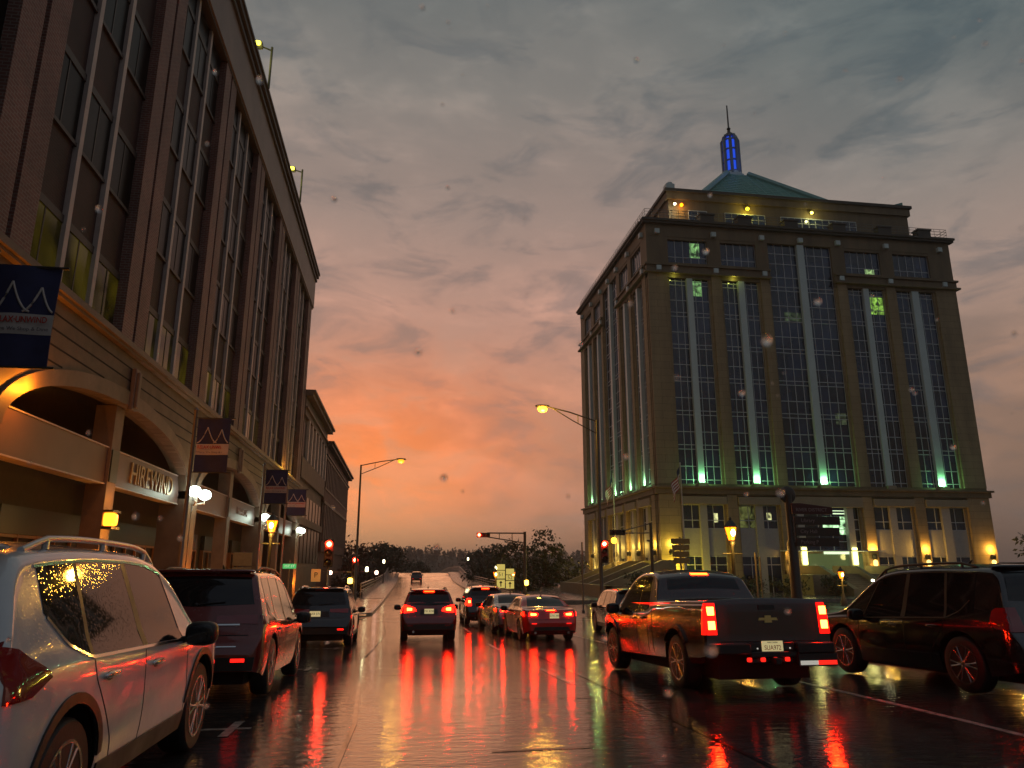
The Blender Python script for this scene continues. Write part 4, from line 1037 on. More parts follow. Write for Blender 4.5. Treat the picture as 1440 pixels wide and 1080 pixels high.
for face in 'fs':
    e0, e1 = UL[face]; B = [tuple(us(face, u) for u in b) for b in bays]
    # solid walls: shaft piers, attic and base around the openings
    edges = [e0]+[x for b in B for x in b[:2]]+[e1]
    for i in range(0, len(edges), 2):
        a, b = edges[i], edges[i+1]; c0, c1 = a+(.0 if i == 0 else .25), b-(.0 if i == len(edges)-2 else .25)
        if face == 's' and i == 0: a = c0 = e0+.62
        m = MB(); fbx(m, face, a, b, g0-1, 32.3, -.62, -.12); m.build('wall', M_sand, tw)
        m = MB(); fbx(m, face, c0 if i else a, c1, 9.75, 32.2, -.3, .10)
        m.build('pilaster', M_sand, tw)
        m = MB(); fbx(m, face, c0 if i else a, c1, g0-1, 8.7, -.3, .16); fbx(m, face, c0 if i else a, c1, g0-1, g0+2.2, -.3, .22); m.build('base_pier', M_sand, tw)
    c = B[2]
    ml = MB(); s_ = e0 if face == 'f' else e0+.62
    fbx(ml, face, s_, c[0], 31.75, ZA0, -.62, 0.02); fbx(ml, face, c[1], e1, 31.75, ZA0, -.62, 0.02)
    fbx(ml, face, s_, e1, ZA1+.35 if False else 36.5, ZP, -.62, 0.02)
    for a, b in ((s_, B[0][0]), (B[0][1], B[1][0]), (B[1][1], c[0]), (c[1], B[3][0]), (B[3][1], B[4][0]), (B[4][1], e1)): fbx(ml, face, a, b, ZA0, 36.5, -.62, -.0)
    for b in (B[0], B[1], B[3], B[4]): fbx(ml, face, b[0], b[1], ZA1, 36.5, -.62, -.03)
    ml.build('attic_wall', M_sand2, tw)
    # string courses and cornice
    m = MB()
    for z0, z1, d in ((32.15, 32.35, .45), (33.05, 33.25, .35), (32.35, 33.05, .16)):
        fbx(m, face, s_ if face == 's' else e0-d*.9, c[0]-.02, z0, z1, -.3, d); fbx(m, face, c[1]+.02, e1+d*.9, z0, z1, -.3, d)
    m.build('string_course', M_sand2, tw)
    m = MB(); fbx(m, face, s_ if face == 's' else e0-.4, e1+.4, 37.9, 38.15, -.3, .40); fbx(m, face, s_ if face == 's' else e0-.5, e1+.5, 38.15, 38.4, -.3, .55); m.build('cornice', mat('tower_dark_cornice', (.06, .048, .035), .6), tw)
    m = MB(); fbx(m, face, s_ if face == 's' else e0-.45, e1+.5, 9.3, 9.5, -.3, .48); fbx(m, face, s_ if face == 's' else e0-.3, e1+.3, 8.75, 9.3, -.3, .26); fbx(m, face, s_ if face == 's' else e0, e1, 8.6, 9.75, -.62, .05); m.build('base_course', M_sand2, tw)
    # little square blocks
    k = 0
    for u in [e0+1.2]+[(B[0][1]+B[1][0])/2, (B[1][1]+c[0])/2, (c[2]+c[3])/2, (c[1]+B[3][0])/2, (B[3][1]+B[4][0])/2, e1-1.4]:
        for z in (36.95, 32.7):
            if z < 34 and abs(u-(c[2]+c[3])/2) < .1: continue
            m = MB(); fbx(m, face, u-.26, u+.26, z-.24, z+.28, .0, .36); m.build('square_boss', M_fin, tw)
    # glazed bays with their pale fins
    for j, b in enumerate(B):
        if j == 2:
            bay_glass(face, b[0], b[1], ZS0, 36.5, floorlines+[32.6, 34.2, 35.4], 8 if face == 'f' else 6)
            m = MB(); fbx(m, face, b[2], b[3], ZS0, 36.5, -.34, .06); m.build('pale_fin', M_fin, tw)
        else:
            bay_glass(face, b[0], b[1], ZS0, ZS1, floorlines, 6)
            m = MB(); fbx(m, face, b[2], b[3], ZS0, ZS1, -.34, .06); m.build('pale_fin', M_fin, tw)
            bay_glass(face, b[0], b[1], ZA0, ZA1, [ZA0+.75], 5, .3)
        m = MB(); fbx(m, face, b[2]-.12, b[3]+.12, ZS0-.25, ZS0+.12, -.3, .42); m.build('fin_base', M_sandp, tw)
        # base storeys
        if j == 2 and face == 'f': continue
        m = MB(); fbx(m, face, b[0]-.15, b[1]+.15, 7.75, 8.5, -.3, .30); m.build('lintel', M_sandp, tw)
        bay_glass(face, b[0], b[1], 5.4, 7.75, [5.4, 6.2, 7.7], 4)
        m = MB(); fbx(m, face, b[0], b[1], 2.75, 5.4, -.62, -.25); fbx(m, face, b[0], b[1], 4.05, 4.08, -.62, -.243); m.build('spandrel_panel', M_panel, tw)
        bay_glass(face, b[0], b[1], g0, 2.75, [1.9, 2.7], 4)
        m = MB(); fbx(m, face, b[2]-.05, b[3]+.05, g0, 7.75, -.4, -.02); m.build('pale_post', M_panel, tw)
# lit panes
def litpane(face, u0, u1, z0, z1, col, s, nm='lit_pane', d=-.318):
    m = MB(); fbx(m, face, u0, u1, z0, z1, d-.03, d); return m.build(nm, mat('lit_pane_%d%d' % (int(col[0]*99), int(s*100)), (.02, .02, .02), .3, emit=col, estr=s, evar=1.7), tw)
litpane('f', 29.9, 31.0, 34.3, 36.0, (.35, .75, .25), .32, d=-.28); litpane('f', 29.9, 31.0, 29.9, 31.6, (.35, .75, .25), .25); litpane('f', 50.6, 52.2, 28.9, 30.9, (.45, .9, .12), .3)
litpane('f', 50.5, 51.6, 33.6, 34.2, (.5, .8, .3), .3, d=-.28); litpane('f', 40.3, 42.2, 27.6, 28.6, (.2, .3, .15), .10); litpane('f', 30.7, 31.1, 6.0, 6.9, (.8, .8, .35), .5); litpane('f', 36.3, 36.8, 6.3, 7.0, (.8, .8, .4), .5)
litpane('f', 33.4, 35, 5.5, 7.6, (.4, .45, .12), .10); litpane('f', 48.2, 49.6, .0, 1.8, (.6, .4, .1), .08)
litpane('f', 45., 46.2, 16.3, 17.5, (.3, .4, .2), .08)
# entrance in the middle of the front
b = bays[2]
m = MB(); fbx(m, 'f', b[0]-.2, b[1]+.2, 7.6, 8.6, -.3, .3); m.build('lintel', M_sandp, tw)
m = MB(); fbx(m, 'f', b[0], b[1], g0, 8., -3.2, -3.0); m.build('lobby_back_wall', mat('lobby_wall', (.12, .15, .06), .6, emit=(.25, .30, .08), estr=.08), tw)
gl = bay_glass('f', b[0], b[1], 3.3, 7.6, [4.2, 5.4, 6.4], 5, .5)
m = MB(); fbx(m, 'f', 42.4, 45.2, 4.9, 6.7, -.5, -.47); m.build('lit_lobby_pane', mat('lobby_light', (.02, .02, .02), .3, emit=(.55, 1., .5), estr=.75, evar=1.2), tw)
for z0, z1, d in ((6.95, 7.05, -.44), (7.25, 7.32, -.44), (2.95, 3.2, -.3)): m = MB(); fbx(m, 'f', 42.2, 45.5, z0, z1, -.5, d); m.build('lobby_light_strip', emat('lobby_strip', (.75, 1., .6), .9), tw)
m = MB(); fbx(m, 'f', b[0], b[1], .9, 1.05, -.6, -.3)
for k in range(7): u = b[0]+1.6+k*.75; fbx(m, 'f', u, u+.18, -.2, 1.3, -.6, -.3)
fbx(m, 'f', b[0], b[1], 1.2, 1.45, -.6, -.25); m.build('entrance_doors', M_panel, tw)
m = MB(); fbx(m, 'f', b[0], b[1], 1.45, 3.0, -.6, -.5); m.build('transom_glass', mat('lobby_glass', (.03, .04, .02), .1, emit=(.3, .4, .15), estr=.14), tw)
for u in (b[0]+.9, b[1]-1.2):
    m = MB(); fbx(m, 'f', u-.35, u+.35, 1.2, 7.6, -.4, .05); m.build('entrance_column', M_panel, tw)
    m = MB(); fbx(m, 'f', u-.22, u+.22, 1.9, 3.6, .02, .3); m.build('entrance_lantern', emat('lantern_yellow', (1, .95, .25), 3.2), tw, bevel=.05)
    lamp('entrance_light', (u, TY0-.9, 2.7), (1, .9, .3), 55, tw, .3)
m = MB(); m.box(b[0]-1.5, b[1]+1.5, TY0-1.2, TY0+.2, 3.2, 3.3); m.build('entrance_canopy', M_tmull, tw)
# penthouse, pyramid, lantern, mast
PX0, PX1, PY0, PY1, PZ = 28.85, 58.9, 73., 97.4, 43.9
m = MB(); m.box(PX0, PX1, PY0, PY1, ZP-.4, PZ-1.2); m.build('penthouse', M_sand2, tw)
m = MB(); m.box(PX0-.25, PX1+.25, PY0-.25, PY1+.25, PZ-1.25, PZ-.35); m.build('penthouse_frieze', M_sand2, tw)
m = MB(); m.box(PX0-.45, PX1+.45, PY0-.45, PY1+.45, PZ-.36, PZ); m.build('penthouse_cornice', mat('tower_dark_cornice'), tw)
m = MB(); m.box(PX0-.2, PX0+.8, PY0-.2, PY0+.8, PZ, PZ+.7); m.box(PX0+.1, PX0+.6, PY0, PY0+.5, PZ+.7, PZ+1.); m.build('corner_block', M_fin, tw)
m = MB(); m.add([(PX1-2.6, PY0+.2, PZ), (PX1-.2, PY0+.2, PZ), (PX1-.2, PY0+.2, PZ+.75), (PX1-2.6, PY0+1.2, PZ), (PX1-.2, PY0+1.2, PZ), (PX1-.2, PY0+1.2, PZ+.75)], [(0, 1, 2), (5, 4, 3), (0, 2, 5, 3), (1, 4, 5, 2), (0, 3, 4, 1)]); m.build('corner_block', M_copper, tw)
for u0, u1 in ((31.2, 33.4), (35.6, 40.5), (42.5, 52)):
    m = MB(); m.box(u0, u1, PY0-.04, PY0+.1, 39.6, 41.4); gl = m.build('penthouse_window', M_tglass, tw)
    m = MB(); n = int((u1-u0)/.8)
    for k in range(n+1): u = u0+(u1-u0)*k/n; m.box(u-.03, u+.03, PY0-.07, PY0, 39.6, 41.4)
    m.box(u0, u1, PY0-.075, PY0, 40.7, 40.76); m.box(u0, u1, PY0-.075, PY0, 41.36, 41.44); m.build('window_bars', M_tmull, gl)
m = MB()
for z in (39.0, 39.35, 39.65): m.tube([(TX0, TY1, z), (TX0, TY0, z), (TX1, TY0, z), (TX1, TY1, z)], .03, 5)
for k in range(48): u = TX0+(TX1-TX0)*k/47; m.tube([(u, TY0, 38.4), (u, TY0, 39.65)], .025, 4)
for k in range(38): u = TY0+(TY1-TY0)*k/37; m.tube([(TX0, u, 38.4), (TX0, u, 39.65)], .025, 4)
m.build('roof_railing', mat('rail_metal', (.16, .15, .14), .5), tw)
for u in (32., 36.4, 41.9, 47.7, 53.3, 58.3): 
    m = MB(); m.box(u-.8, u+.8, TY0-.1, TY0+.8, 38.4, 39.35); m.box(u-.9, u+.9, TY0-.2, TY0+.9, 39.35, 39.5); m.build('parapet_block', mat('tower_dark_cornice'), tw)
cx, cy = 43., 85.
ap = 53.; hb = 9.6
m = MB(); zb = PZ+.4
def ring(h, z): return [(cx-h, cy-h, z), (cx+h, cy-h, z), (cx+h, cy+h, z), (cx-h, cy+h, z)]
R0, R1 = ring(hb, zb), ring(1.5, ap)
m.add(R0+R1, [(0, 1, 5, 4), (1, 2, 6, 5), (2, 3, 7, 6), (3, 0, 4, 7), (4, 5, 6, 7)]); rf = m.build('pyramid_roof', M_copper, tw)
m = MB()
for i in range(4): m.tube([Vector(R0[i])+Vector((0, 0, .1)), Vector(R1[i])+Vector((0, 0, .1))], .42, 6)
m.build('ridge_cap', mat('pale_copper_ridge', (.17, .33, .30), .45, var=.1), rf)
m = MB()
for q in range(1, 16):          # standing courses of the copper
    t = q/16; h = hb+(1.5-hb)*t; z = zb+(ap-zb)*t; P = ring(h+.03, z); m.tube(P+[P[0]], .05, 4)
for q in range(-9, 10):
    for sx, sy in ((0, -1), (-1, 0)):
        u = q*1.05; t1 = 1-max(0, (abs(u)-1.5))/(hb-1.5)
        h1 = hb+(1.5-hb)*t1
        if sx == 0: m.tube([(cx+u, cy-hb-.03, zb), (cx+u, cy-h1-.03, zb+(ap-zb)*t1)], .045, 4)
        else: m.tube([(cx-hb-.03, cy+u, zb), (cx-h1-.03, cy+u, zb+(ap-zb)*t1)], .045, 4)
m.build('roof_seams', mat('copper_seam', (.2, .40, .35), .4), rf)
m = MB(); m.lathe([(1.6, ap-.4), (1.6, ap+.4), (1.3, ap+.5), (1.3, ap+.8), (.5, ap+.8)], (cx, cy, 0), 'z', 8); ln = m.build('lantern_base', M_fin, tw)
M_blue = emat('blue_lantern_glow', (.02, .10, 1.), .5)
m = MB(); m.lathe([(.9, ap+.7), (.9, ap+5.9), (.2, ap+6.8)], (cx, cy, 0), 'z', 8); m.build('lantern_glow', M_blue, ln)
m = MB()
for k in range(8):
    a = pi/8+k*pi/4; m.tube([(cx+1.08*cos(a), cy+1.08*sin(a), ap+.5), (cx+1.08*cos(a), cy+1.08*sin(a), ap+5.9), (cx+.8*cos(a), cy+.8*sin(a), ap+6.6), (cx, cy, ap+7.)], .22, 6)
for z in (ap+.9, ap+2.6, ap+4.3, ap+5.8): m.lathe([(.98, z), (1.16, z), (1.16, z+.14), (.98, z+.14)], (cx, cy, 0), 'z', 8)
m.build('lantern_ribs', mat('lantern_metal', (.15, .2, .24), .45), ln)
m = MB(); m.lathe([(.75, ap+6.6), (.5, ap+7.1), (.22, ap+7.2), (.22, ap+7.6), (.001, ap+7.7)], (cx, cy, 0), 'z', 12); m.tube([(cx, cy, ap+7.4), (cx, cy, ap+11.6)], [.12, .09], 6); m.sell((cx, cy, ap+7.9), (.28, .28, .2), 1, 10, 6); m.build('mast', M_lampdark, ln)
lamp('lantern_light', (cx, cy-2.6, ap+2), (.1, .25, 1), 10, tw, .3)
# lamps on the tower
for x, y, z, col, e, sr in ((29.3, 72.2, 41.7, (1, 1, .75), 40, .16), (30.3, 72.7, 41.9, (1, .45, .03), 30, .2), (38.2, 72.5, 41.9, (1, .85, .12), 60, .2), (46.2, 72.5, 42.0, (1, .95, .35), 50, .17)):
    m = MB(); m.sell((x, y, z), (sr, sr, sr), 1, 12, 8); lo = m.build('terrace_lamp', emat('terrace_lamp_%d' % int(x), tuple(c*c for c in col), 5.), tw, 60)
    m = MB(); m.tube([(x, y, z), (x, PY0+.1, z+.15)], .05, 6); m.build('lamp_arm', M_lampdark, lo)
    lamp('terrace_light', (x, y-.4, z-.5), col, e, tw, .15)
def sconce(face, u, z=2.1, up=130, dn=60, col=(1, .52, .08), body=True):
    mk = (lambda d, zz: (u, TY0-d, zz)) if face == 'f' else (lambda d, zz: (TX0-d, u, zz))
    m = MB(); p = mk(.34, z)
    m.sell(p, (.24, .24, .30), .7, 12, 8); s_ = m.build('wall_sconce', M_lampdark, tw, 50)
    m = MB(); p2 = mk(.36, z-.62); m.sell(p2, (.2, .2, .32), .8, 12, 8)
    if body: m.build('sconce_shade', emat('sconce_glow', (1, .62, .14), 2.6), s_, 50)
    lamp('sconce_light', mk(.52, z+.75), col, up, tw, .06); lamp('sconce_light', mk(.6, z-1.3), col, dn, tw, .06)
for u in (47.2, 53.1, 60.5): sconce('f', u, 2.7)
sconce('f', 25.9, 3.1, 60, 60, (1, .75, .1), False); sconce('f', 38.1, 2.2, 20, 30)
for u in (71.1, 76., 79.4, 84.5, 95.): sconce('s', u, 3.1, 90, 70, (1, .62, .1), False)
for j, b in enumerate(bays):
    if j != 3: lamp('fin_uplight', ((b[2]+b[3])/2, TY0-.42, ZS0+.5), (.30, 1., .36), 90, tw, .05)
    if j in (0, 1, 2, 4):
        u = us('s', (b[2]+b[3])/2); lamp('fin_uplight', (TX0-.40, u, ZS0+.5), (.4, 1., .4), 60, tw, .05)
lamp('string_course_light', (27.8, TY0-.42, 31.9), (.8, .9, .15), 6, tw, .05); lamp('string_course_light', (34.5, TY0-.42, 31.9), (.8, .9, .15), 9, tw, .05)
lamp('wall_wash', (TX0-.5, 71.2, .8), (.8, 1, .08), 110, tw, .05); lamp('wall_wash', (22.9, 72.6, .9), (.8, 1., .06), 220, tw, .06)
lamp('wall_wash', (26.0, 68.3, 1.0), (1, .78, .06), 300, tw, .1); lamp('wall_wash', (28, 68.4, .2), (1, .85, .1), 40, tw, .1)

# ------------------------------------------------------------------ steps, planters and low walls of the plaza
M_plz = mat('plaza_stone', (.20, .16, .10), .5, var=.2, vscale=1.5, rvar=.15)
st = thing('plaza_steps', 'broad stone steps with sloping cheek walls up to the tower entrance', 'steps', (42.6, 66, g0))
for x0, x1 in ((39.6, 45.8),):
    m = MB()
    for k in range(11): m.box(x0, x1, 61.2+k*.42, TY0-.2, g0+.14, g0+.28+k*.17)
    m.build('treads', M_plz, st)
for x in (39.2, 42.7, 46.2):
    m = MB(); m.prism([(61., g0+.14), (61., g0+.75), (66.2, g0+2.7), (69.7, g0+2.7), (69.7, g0+.14)], lambda a, b, x=x: (x-.22, a, b), lambda a, b, x=x: (x+.22, a, b)); m.build('cheek_wall', M_plz, st)
m = MB(); m.box(37, 39, 64, 69.5, g0+.14, g0+1.9); m.build('planter_wall', M_plz, st); m = MB(); m.box(46.4, 60, 64.5, 69.5, g0+.14, g0+1.5); m.build('planter_wall', M_plz, st)
st = thing('garden_wall', 'low ochre stone wall and sloping side steps at the tower corner', 'wall', (20.5, 70, g0))
m = MB(); m.box(16.6, 17.1, 60, 78, g0+.1, g0+1.1); m.box(16.6, 23.5, 60, 60.4, g0+.1, g0+1.1); m.build('coping_wall', M_plz, st)
for k in range(4):
    m = MB(); y = 66+k*5; m.prism([(17.4, g0+.1), (17.4, g0+.9), (23.5, g0+3.2), (24.8, g0+3.2), (24.8, g0+.1)], lambda a, b, y=y: (a, y-.2, b), lambda a, b, y=y: (a, y+.2, b)); m.build('cheek_wall', M_plz, st)
m = MB()
for k in range(10): m.box(17.6+k*.6, 24.8, 66.2, 81, g0+.1, g0+.3+k*.24)
m.build('treads', M_plz, st)

# ------------------------------------------------------------------ street furniture
M_pole = mat('galvanised_pole', (.16, .15, .14), .4, .5, var=.1)
M_poled = mat('dark_pole', (.045, .04, .03), .45, var=.1)
M_yelsig = mat('black_signal_housing', (.02, .018, .015), .45)
M_siglit = emat('red_signal_lit', (1, .012, .004), 16.)
M_sigcore = emat('red_signal_core', (1, .12, .05), 40.)
M_off = mat('unlit_lens', (.02, .015, .01), .2)
def g(x, y): return gz(y)+(.14 if (x < lk(y) or x > rk(y)) else 0)
def signal_head(root, x, y, z, horiz=False, lit=True, s=1.12):
    hd = thing('signal_head', None, None, (0, 0, 0)); hd.parent = root; hd.location = Vector((x, y, z))-world_loc(root)
    m = MB()
    if horiz: m.box(-.53*s, .53*s, 0, .2, -.18*s, .18*s)
    else: m.box(-.18*s, .18*s, 0, .2, -.53*s, .53*s)
    m.build('housing', M_yelsig, hd, local=True, bevel=.03)
    for k, a in enumerate((.35, 0, -.35)):
        px, pz = ((-a*s, 0) if horiz else (0, a*s))
        m = MB(); m.lathe([(.001, -.03), (.10*s, -.02), (.135*s, .0), (.135*s, .02), (.001, .02)], (px, 0, pz), 'y', 18); m.build('red_lens' if k == 0 else 'lens', M_siglit if (k == 0 and lit) else M_off, hd, 50, local=True)
        if k == 0 and lit: m = MB(); m.sell((px, -.035, pz), (.085*s, .012, .085*s), 1, 14, 8); m.build('lit_core', M_sigcore, hd, 60, local=True)
        m = MB(); n = 12; rows = [[(px+.15*s*cos(pi*i/n), yy, pz+.15*s*sin(pi*i/n)) for i in range(n+1)] for yy in (0, -.2)]
        m.grid(rows); m.build('visor', M_yelsig, hd, 60, local=True, fix=False)
    if lit:
        lamp('signal_light', (x+(-.35*s if horiz else 0), y-.35, z+(0 if horiz else .35*s)), (1, .02, .006), 40, root, .1)
    return hd
def signal_post(name, label, x, y, zs, top, group=None, **k):
    t = thing(name, label, 'traffic light', (x, y, g(x, y)), group=group)
    m = MB(); m.lathe([(.16, g(x, y)), (.16, g(x, y)+.2), (.07, g(x, y)+.3), (.055, top)], (x, y, 0), 'z', 10); m.build('pole', M_pole, t, 50)
    for z in zs: signal_head(t, x, y-.28, z, **k)
    return t
t = signal_post('traffic_light', 'traffic light glowing red beside a pale sign plate, nearer of the two left ones', -3.15, 34., (2.25,), 2.9)
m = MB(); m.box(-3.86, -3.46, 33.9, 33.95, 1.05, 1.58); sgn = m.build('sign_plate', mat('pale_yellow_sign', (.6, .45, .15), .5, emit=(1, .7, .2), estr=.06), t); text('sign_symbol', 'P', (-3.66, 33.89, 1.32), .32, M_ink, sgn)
m = MB(); m.tube([(-3.2, 33.93, 1.5), (-3.4, 33.93, 1.5)], .03, 6); m.build('sign_bracket', M_pole, t)
t = signal_post('traffic_light', 'smaller red traffic light at the foot of the tall slim street light', -3.62, 61.6, (1.7,), 2.4, s=1.5)
m = MB(); m.sell((-3.95, 61.35, .62), (.2, .1, .22), .5, 12, 8); m.build('pedestrian_lamp', emat('amber_lamp', (1, .5, .05), 9.), t, 50)
for dx in (-1.9, 1.7):
    m = MB(); m.sell((-3.62+dx, 61.5, 1.25), (.14, .14, .16), .8, 12, 8); m.build('side_lamp', emat('pink_lamp', (1, .55, .4), 5.), t, 50)
    m = MB(); m.tube([(-3.62, 61.6, 1.3), (-3.62+dx, 61.55, 1.3)], .03, 6); m.build('lamp_arm', M_pole, t)
# mast-arm signal beyond the junction
x, y = 10.87, 66.
t = thing('mast_arm_signal', 'horizontal red traffic light at the end of a truss mast arm over the road', 'traffic light', (x, y, g(x, y)))
m = MB(); m.lathe([(.2, g(x, y)), (.2, g(x, y)+.3), (.15, g(x, y)+.4), (.12, 4.75)], (x, y, 0), 'z', 12); m.build('pole', M_poled, t, 50)
m = MB(); m.tube([(x, y, 4.62), (x-3.4, y, 4.62)], .06, 8); m.tube([(x, y, 3.75), (x-1.2, y, 3.95), (x-3.4, y, 4.28)], .05, 8)
for d, zz in ((1.15, 3.93), (2.3, 4.1)): m.tube([(x-d, y, 4.62), (x-d, y, zz)], .04, 6)
m.build('mast_arm', M_poled, t, 60)
signal_head(t, x-3.75, y-.3, 4.43, True)
m = MB(); m.sell((x+.1, y-.2, .35), (.18, .1, .22), .5, 12, 8); m.build('pedestrian_lamp', emat('amber_lamp'), t, 50)
# red signal with a street light on the right corner
x, y = 8.42, 31.0; x = 10.62; y = 39.3
def street_light(name, label, x, y, top, ax, az, on, extra=None, m_=None):
    t = thing(name, label, 'street light', (x, y, g(x, y)))
    m = MB(); m.lathe([(.17, g(x, y)), (.17, g(x, y)+.25), (.11, g(x, y)+.3), (.07, top)], (x, y, 0), 'z', 12); m.build('pole', m_ or M_poled, t, 50)
    sg_ = 1 if ax > x else -1
    m = MB(); m.tube([(x, y, top-.05), (x+(ax-x)*.5, y, top+(az-top)*.62), (ax-sg_*.35, y, az)], .04, 8); m.tube([(x, y, top-.75), (x+(ax-x)*.45, y, top-.75+(az-top+.6)*.55), (ax-sg_*.5, y, az-.02)], .03, 8)
    m.tube([(x+(ax-x)*.35, y, top+(az-top)*.45), (x+(ax-x)*.35, y, top-.75+(az-top+.6)*.43)], .025, 6); m.build('arm', m_ or M_poled, t, 60)
    m = MB(); m.sell((ax, y, az+.03), (.42, .17, .09), .8, 14, 8); m.build('lamp_head', m_ or M_poled, t, 60)
    m = MB(); m.sell((ax, y-.0, az-.13), (.27, .2, .19), .9, 16, 10); m.build('lamp_lens', emat('sodium_lens_%d' % int(on), (1, .27, .012), on*.4), t, 60)
    return t
K = 39.3/31
t = street_light('street_light', 'street light shining bright orange beside the tower, a red traffic light on its post', 10.6, 39.3, 9.65, 7.5, 10.35, 22.)
lamp('street_lamp_light', (7.5, 39.1, 10.0), (1, .5, .06), 420, t, .25)
signal_head(t, 10.72, 38.95, 2.48)
m = MB(); m.sell((11.28, 39.0, 3.05), (.16, .1, .16), .8, 12, 8); m.build('side_lamp', emat('orange_lamp', (1, .38, .02), 5.), t, 50); m = MB(); m.tube([(10.6, 39.2, 3.05), (11.28, 39.1, 3.05)], .03, 6); m.build('lamp_arm', M_poled, t)
t = street_light('street_light', 'tall slim street light with a small amber lamp, against the sunset left of the bridge', -3.5, 60.6, 9.75, -.3, 10.25, 5.)
lamp('street_lamp_light', (-.3, 60.4, 9.9), (1, .5, .06), 120, t, .2)
# thin post at the right corner
t = thing('sign_post', 'thin silver post standing at the far right corner of the junction', 'post', (9.85, 40.4, g(10.5, 40)))
m = MB(); m.lathe([(.05, g(10.5, 40)), (.045, 3.0), (.001, 3.02)], (9.85, 40.4, 0), 'z', 8); m.build('pole', M_pole, t, 50); m = MB(); m.lathe([(.09, g(10.5, 40)), (.09, g(10.5, 40)+.15), (.05, g(10.5, 40)+.2)], (9.85, 40.4, 0), 'z', 8); m.build('base', M_pole, t)
# truss mast arm with dark signal over the side road
x, y = 17.2, 50.
t = thing('mast_arm_signal', 'dark horizontal traffic light on a slender bracing arm in front of the tower side', 'traffic light', (x, 54.6, gz(54)))
y = 54.6; x = 18.7
m = MB(); m.lathe([(.15, gz(54)-.1), (.11, 4.95)], (x, y, 0), 'z', 10); m.build('pole', M_poled, t, 50)
m = MB(); m.tube([(x, y, 4.9), (x-2.5, y, 4.25)], .045, 6); m.tube([(x, y, 4.2), (x-2.6, y, 4.15)], .045, 6); m.box(x-.35, x+.1, y-.1, y+.1, 3.55, 3.68); m.build('mast_arm', M_pole, t)
signal_head(t, x-2.7, y-.3, 4.2, True, False)
# lantern posts
def lantern_post(label, x, y, zt, e=60, on=30.):
    t = thing('lantern_post', label, 'street lamp', (x, y, g(x, y)))
    b = g(x, y); m = MB(); m.lathe([(.2, b), (.2, b+.3), (.13, b+.45), (.10, b+.7), (.065, b+.8), (.055, zt-.5), (.11, zt-.42), (.11, zt-.36), (.06, zt-.3)], (x, y, 0), 'z', 12); m.tube([(x-.35, y, zt-.75), (x+.35, y, zt-.75)], .025, 6); m.build('post', M_lampdark, t, 40)
    LG = emat('lantern_amber_%d' % int(on), (1, .17, .004), on*.13); LB = emat('lantern_bulb_%d' % int(on), (1, .6, .15), on*1.2)
    m = MB(); m.lathe([(.11, zt-.30), (.21, zt+.12), (.001, zt+.12)], (x, y, 0), 'z', 6); m.build('lantern_glass', LG, t)
    m = MB(); m.sell((x, y-.15, zt-.06), (.075, .06, .12), 1, 10, 8); m.build('lantern_bulb', LB, t, 60)
    m = MB(); m.lathe([(.25, zt+.12), (.24, zt+.16), (.09, zt+.34), (.05, zt+.36), (.05, zt+.44), (.001, zt+.48)], (x, y, 0), 'z', 6)
    for k in range(6):
        a = pi/3*k; m.tube([(x+.115*cos(a), y+.115*sin(a), zt-.3), (x+.22*cos(a), y+.22*sin(a), zt+.12)], .012, 4)
    m.build('lantern_cap', M_lampdark, t)
    lamp('lantern_light', (x, y-.4, zt-.45), (1, .5, .07), e, t, .15)
    return t
lantern_post('amber lantern on a dark post among the banners, on the left pavement', -5.05, 30.2, 3.3, 90)
lantern_post('amber lantern on a dark post on the right pavement, before the tower front', 11.05, 24., 2.85, 70)
lantern_post('small amber lantern near the plaza steps, between the pickup and the black SUV', 28.6, 46., .55+.7, 60, 22.)
for i, (x, y, z) in enumerate(((7.95, 63.5, 1.15), (10.4, 70, 1.1))):
    lantern_post(('pale globe lamp left of the yellow route signs', 'pale globe lamp right of the yellow route signs')[i], x, y, z, 20, 14.)
